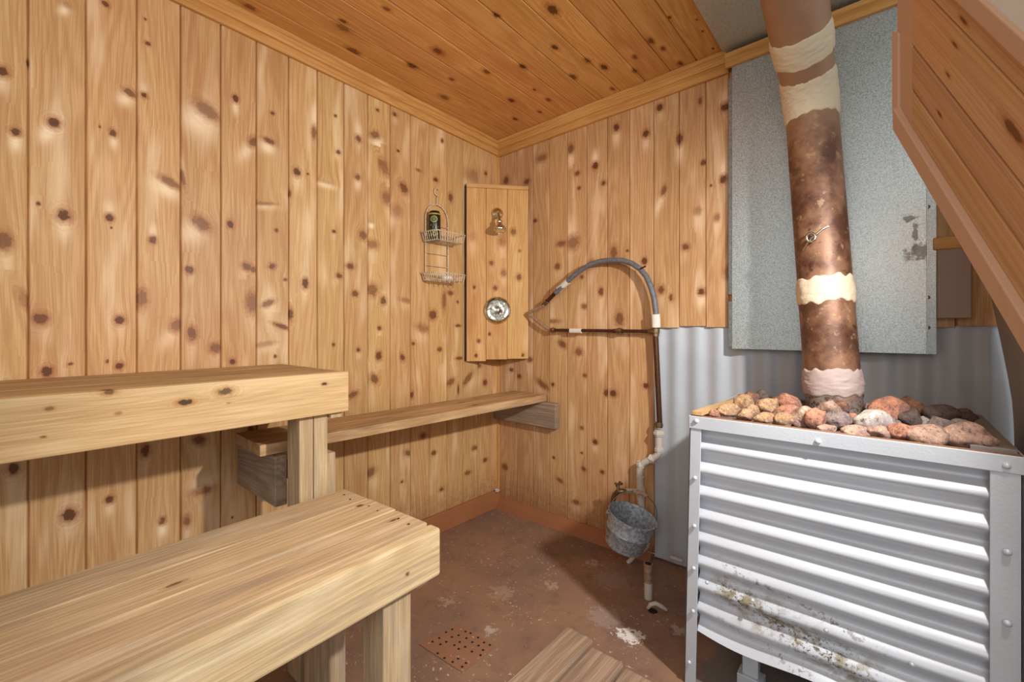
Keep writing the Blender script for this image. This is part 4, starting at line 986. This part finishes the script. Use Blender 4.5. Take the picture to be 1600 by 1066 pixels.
ST = [ # zx, zy, w, h (photo crop units), y plane, colour, label
(190,252,52,30,-.585,'orange','small round orange stone at the far left front of the stove top'),
(262,242,100,52,-.52,'tan','flat tan stone beside the small round stone at the left end'),
(322,212,82,72,-.47,'tan','tall rounded tan stone at the left end of the heap beside the wood strip'),
(336,262,80,46,-.585,'tan','speckled tan stone at the front left rim'),
(362,192,62,66,-.36,'brown','brown stone standing behind the tall tan stone at the left'),
(405,180,62,50,-.31,'dark','dark brown round stone highest at the back left'),
(438,222,108,70,-.45,'tan','big lumpy tan stone in the middle of the left heap'),
(366,240,52,42,-.50,'tan','small tan stone wedged between the tall and the big lumpy tan stones'),
(478,205,52,46,-.33,'brown','brown stone peeking up behind the big lumpy tan stone'),
(532,200,92,62,-.38,'orange','rounded orange stone at the back just left of the stovepipe'),
(428,276,96,42,-.585,'tan','low flat tan stone at the front rim below the big lumpy one'),
(512,284,78,50,-.585,'tan','pointed tan stone on the front rim in the left heap'),
(528,243,92,56,-.50,'orange','orange-tan stone in the middle of the left heap right of the big lumpy one'),
(590,272,92,84,-.56,'pink','pinkish upright stone at the front left of the stovepipe'),
(652,278,84,82,-.57,'orange','reddish egg-shaped stone in front left of the stovepipe'),
(722,238,92,58,-.47,'pink','pinkish stone leaning on the foot of the stovepipe'),
(768,230,54,54,-.45,'brown','small knobby brown stone touching the stovepipe foot'),
(756,284,125,60,-.54,'grey','long dark-bellied grey stone in front of the stovepipe'),
(824,274,50,40,-.50,'orange','small orange stone between the dark-bellied and the pale whitish stone'),
(905,232,60,46,-.33,'grey','small grey stone behind right of the stovepipe'),
(912,282,150,74,-.55,'pale','pale whitish elongated stone right of the stovepipe'),
(985,242,135,90,-.45,'orange','large red-orange angular stone right of the stovepipe'),
(1096,240,118,96,-.36,'brown','large brown rounded stone topping the right heap'),
(1090,284,96,78,-.47,'dark','dark brown stone in the middle of the right heap'),
(1046,342,98,76,-.59,'orange','orange pointed stone at the front rim right of the pale stone'),
(1166,356,160,96,-.585,'pink','big pinkish tan stone at the front rim'),
(1146,298,50,50,-.48,'pale','small pinkish pale stone wedged in the right heap'),
(1217,258,136,70,-.40,'dark','dark speckled flat stone near the right end of the heap'),
(1327,266,86,52,-.36,'dark','dark grey stone furthest back at the right end'),
(1228,316,128,78,-.50,'grey','purplish grey stone behind the two biggest front stones'),
(1340,356,172,98,-.57,'pink','biggest pinkish stone at the front right corner of the stove top'),
(948,342,98,54,-.595,'pink','flat pinkish stone at the rim below the pale stone'),
(845,334,130,40,-.60,'pink','low dusty stone at the rim in front of the stovepipe'),
(700,322,84,32,-.60,'pink','low pinkish stone at the rim right of the reddish egg-shaped stone'),
(1012,302,64,44,-.52,'grey','small grey stone just right of the pale whitish elongated stone'),
(1306,300,84,34,-.44,'pale','low pale stone beneath the dark grey stones at the right'),
(482,262,54,42,-.54,'brown','small brown stone above the pointed tan stone on the front rim'),
(1276,352,50,46,-.56,'dark','small dark stone between the two biggest pinkish front stones'),
(560,215,50,40,-.30,'brown','brown stone at the back touching the left side of the stovepipe foot'),(870,240,50,40,-.28,'brown','brown stone at the back touching the right side of the stovepipe foot'),(1010,215,70,40,-.28,'brown','brown stone behind the large red-orange angular stone'),(1160,262,60,50,-.30,'grey','grey stone behind the gap between the brown rounded and dark speckled stones'),
(1440,380,60,40,-.60,'pink','flat pinkish fragment between the biggest stone and the side strip')]
for i, (zx, zy, w_, h_, y, colr, lab) in enumerate(ST):
    px = 1050+zx/2.909; py = 560+zy/2.909
    p = ony(px, py, y); t_ = (p-CAM).dot(FW); a = w_/2.909*t_/700/2*1.10; c_ = h_/2.909*t_/700/2*1.38
    rnd = random.Random(i*13+5)
    bm = bmesh.new(); bmesh.ops.create_icosphere(bm, subdivisions=4, radius=1)
    sd = Vector((i*3.1, i*1.7, 0)); tilt = R(rnd.uniform(-14, 14)); Ry = Matrix.Rotation(tilt, 3, 'Y')
    planes = [(Vector((rnd.uniform(-1, 1), rnd.uniform(-1, 1), rnd.uniform(-1, 1))).normalized(), rnd.uniform(.62, .85)) for _ in range(9)]
    bdep = max(.6*a, min(a, c_*1.2))
    for v in bm.verts:
        q = v.co.copy()
        for (nn, dd) in planes:
            k = q.dot(nn)
            if k > dd: q -= nn*(k-dd)*.85
        q *= 1+.16*noise.noise(q*1.3+sd)+.06*noise.noise(q*3.5+sd)+.025*noise.noise(q*9+sd)
        q = Ry @ q
        v.co = Vector((q.x*a, q.y*bdep, q.z*c_))*1.05
    me = bpy.data.meshes.new('stone'); bm.to_mesh(me); bm.free(); me.polygons.foreach_set('use_smooth', [True]*len(me.polygons))
    o = link('stove_stone', me, None, [SM[colr]]); o.location = p; o.rotation_euler = (0, 0, YAW)
    cname = {'tan': 'tan', 'brown': 'brown', 'dark': 'dark', 'orange': 'orange', 'pink': 'pinkish', 'grey': 'grey', 'pale': 'pale'}[colr]
    side = 'left' if px < 1300 else 'right'
    tag(o, lab or 'small %s stone mostly hidden between bigger stones %s of the stovepipe' % (cname, side), 'stone', 'stones heaped on the stove')

# ------------------------------------------------------------------ stovepipe
pth = []
p_b = ony(1305, 645, -.31); p_t = Vector((1.651, -.235, 1.80))
p_b.z = .80
for k in range(25): pth.append(p_b.lerp(p_t, k/24))
d0 = (p_t-p_b).normalized(); d1 = Vector((-.03, -.80, .60)).normalized()
cur = p_t.copy(); 
for k in range(1, 13):
    f_ = k/12; d = d0.lerp(d1, f_*f_*(3-2*f_)).normalized(); cur = cur+d*.018; pth.append(cur.copy())
for k in range(1, 26): pth.append(pth[36]+d1*(.03*k))
pth = [p for p in pth if p.z < zc(p.x, p.y)+.03]
NPT = len(pth)
rad = [.0755]*NPT
for i in range(30, NPT): rad[i] = .0755+.009*min(1, (i-30)/12)
sp_ = empty('stovepipe', p_b, 'rusty brown stovepipe with cement bands rising from the stones and bending to the ceiling', 'stovepipe')
def SPP(o): return rel(o, sp_)
def cut(i0, i1): return pth[i0:i1+1], rad[i0:i1+1]
def zi(pyv):   # index of the path point seen at this height
    best = min(range(NPT), key=lambda i: abs(512-700*(pth[i].z-1.1)/((pth[i]-CAM).dot(FW))-pyv)); return best
iD, iC, iA, iB = zi(592), zi(452), zi(150), zi(62)
for (i0, i1, nm) in ((0, iD, 'pipe_section'), (iD, iC, 'pipe_section'), (iC, iA, 'pipe_section'), (iA, iB, 'pipe_section'), (iB, NPT-1, 'pipe_section')):
    P_, R_ = cut(i0, i1); SPP(MB().tube(P_, R_, 48).build(nm, M['rust'], sp_, smooth=60))
def band(py0, py1, mat, thick=.004, slant=0.0, nm='cement_band'):
    """ragged sleeve round the pipe between two heights"""
    i0 = zi(py1); i1 = zi(py0)
    S0 = max(i0, 0); n = 28; V = []; F = []; na = 72
    f0, f1 = float(i0), float(i1)
    for (sgn, th) in ((0, thick), (1, -.001)):
        for j in range(n+1):
            for k in range(na):
                an = 2*math.pi*k/na
                e0 = f0+.28*noise.noise(Vector((math.cos(an)*3, math.sin(an)*3, py0)))*1.5+slant*math.cos(an)
                e1 = f1+.28*noise.noise(Vector((math.cos(an)*3, math.sin(an)*3, py1+9)))*1.5+slant*math.cos(an)
                s_ = max(0, min(NPT-1.001, e0+(e1-e0)*j/n)); ii = int(s_); fr = s_-ii
                p = pth[ii].lerp(pth[ii+1], fr); r = rad[ii]*(1-fr)+rad[ii+1]*fr
                t = (pth[min(ii+1, NPT-1)]-pth[max(ii-1, 0)]).normalized(); ax = Vector((1, 0, 0)); ax = (ax-t*ax.dot(t)).normalized(); bx = t.cross(ax)
                ed = math.sin(math.pi*min(1, max(0, j/n)))**.35
                rr = r+(th*(ed*(1+.5*noise.noise(Vector((an*3, s_*2.2, 2)))+.35*noise.noise(Vector((math.cos(an)*5, math.sin(an)*5, s_*9))))) if sgn == 0 else th)
                V.append(p+(ax*math.cos(an)+bx*math.sin(an))*rr)
    N = (n+1)*na
    for s_ in (0, 1):
        for j in range(n):
            for k in range(na): k2 = (k+1) % na; F.append([s_*N+j*na+k, s_*N+j*na+k2, s_*N+(j+1)*na+k2, s_*N+(j+1)*na+k])
    for j in (0, n):
        for k in range(na): k2 = (k+1) % na; F.append([j*na+k, j*na+k2, N+j*na+k2, N+j*na+k])
    m = MB(); m.v = V; m.f = F; return SPP(m.build(nm, mat, sp_, smooth=70))
band(570, 612, M['plasterp'], .006)
band(430, 473, M['plaster'], .005)
band(112, 192, M['plaster'], .006)
band(52, 88, M['plaster'], .005)
dk = ony(1268, 374, pth[zi(374)].y-.078)
SPP(MB().tube([dk+Vector((-.022, 0, -.035)), dk+Vector((-.008, -.008, -.01)), dk+Vector((.0, -.012, 0)), dk+Vector((.03, -.004, .028)), dk+Vector((.045, 0, .036))], [.002, .003, .004, .003, .002], 8).tube([dk+Vector((.012*math.cos(a_*.7), -.013, .014*math.sin(a_*.7)+.004)) for a_ in range(9)], .0045, 8, closed=True).build('damper_handle', M['chrome'], sp_, smooth=60))

# ------------------------------------------------------------------ plank-clad sloping bulkhead at upper right
TL, TR = .65, .465
def P3(px, py, t): return CAM + ray(px, py)*t
c0 = P3(1425, 512, TL); c1 = P3(1600, 512, TR); c0.z = c1.z = 0
dv = (c1-c0); EXT = 2.0
c2_ = c0+dv*EXT
nv = Vector((dv.y, -dv.x, 0)).normalized()
if nv.x > 0: nv = -nv           # faces the room (-x)
ret = P3(1402, 512, .69); ret.z = 0
Ld = dv.length
zbl = P3(1425, 204, TL).z; sl = -1.386
ztl = zbl+.40
bh = empty('plank_bulkhead', (c0.x, c0.y, 1.2), 'plank-clad wooden bulkhead with a sloping trimmed lower edge close at the upper right', 'bulkhead')
def BH(o): return rel(o, bh)
def fnb(c, g, d):   # c = height above the lower slope, g = run along the wall
    return c0+dv.normalized()*g+Vector((0, 0, zbl+sl*g+c))-nv*d
ce_ = [0.0, .059, .123, .219, .262]
kb_ = []
for (px, py, r) in ((1505, 32, 4), (1492, 70, 3.5), (1481, 117, 3.5), (1585, 207, 9), (1468, 178, 3)):
    d = ray(px, py); k = (c0-CAM).dot(nv)/d.dot(nv); p = CAM+d*k; g = (p-c0).dot(dv.normalized()); kb_.append((p.z-zbl-sl*g, g, r*.0008, r*.0014, 0, .9, 0, .1))
o = cladding('plank_face', fnb, ce_, lambda i: (0.0, Ld*EXT), kb_, M['bulk'], groove=.003, chamf=.0025, parent=bh, back=.012); BH(o)
tt = -nv*.0115
zq = ce_[-1]
def slab(nm, a, b, za, zb_, ha, hb, mat, out=.0, thick=.03):
    pts = [a+Vector((0, 0, za)), b+Vector((0, 0, zb_)), b+Vector((0, 0, zb_+hb)), a+Vector((0, 0, za+ha))]
    pts = [p+nv*out for p in pts]
    return BH(MB().prism(pts, -nv*thick).build(nm, mat, bh, bevel=.0015))
slab('upper_panel', c0, c2_, zbl+zq, zbl+sl*Ld*EXT+zq, 2.2-zbl-zq, 2.2-(zbl+sl*Ld*EXT)-zq, M['white'], 0, .012)
slab('top_trim', c0, c2_, zbl+zq-.006, zbl+sl*Ld*EXT+zq-.006, .030, .030, M['bulktrim'], .006, .015)
slab('lower_trim', c0+(ret-c0)*.8, c2_, zbl-.030-sl*(c0-ret).length*.8, zbl+sl*Ld*EXT-.030, .034, .034, M['bulktrim'], .010, .034)
BH(MB().prism([c0+Vector((0, 0, zbl)), ret+Vector((0, 0, zbl+.01)), ret+Vector((0, 0, 2.2)), c0+Vector((0, 0, 2.2))], Vector((.012, .004, 0))).build('return_face', M['bulktrim'], bh))
v1 = ret+Vector((-.006, .0, 0))
BH(MB().prism([v1+Vector((0, 0, P3(1402, 176, .69).z)), v1+Vector((.006, -.01, P3(1410, 180, .69).z)), v1+Vector((.006, -.01, P3(1402, 46, .69).z-.01)), v1+Vector((0, 0, P3(1402, 46, .69).z))], Vector((.02, .012, 0))).build('corner_trim', M['bulktrim'], bh))
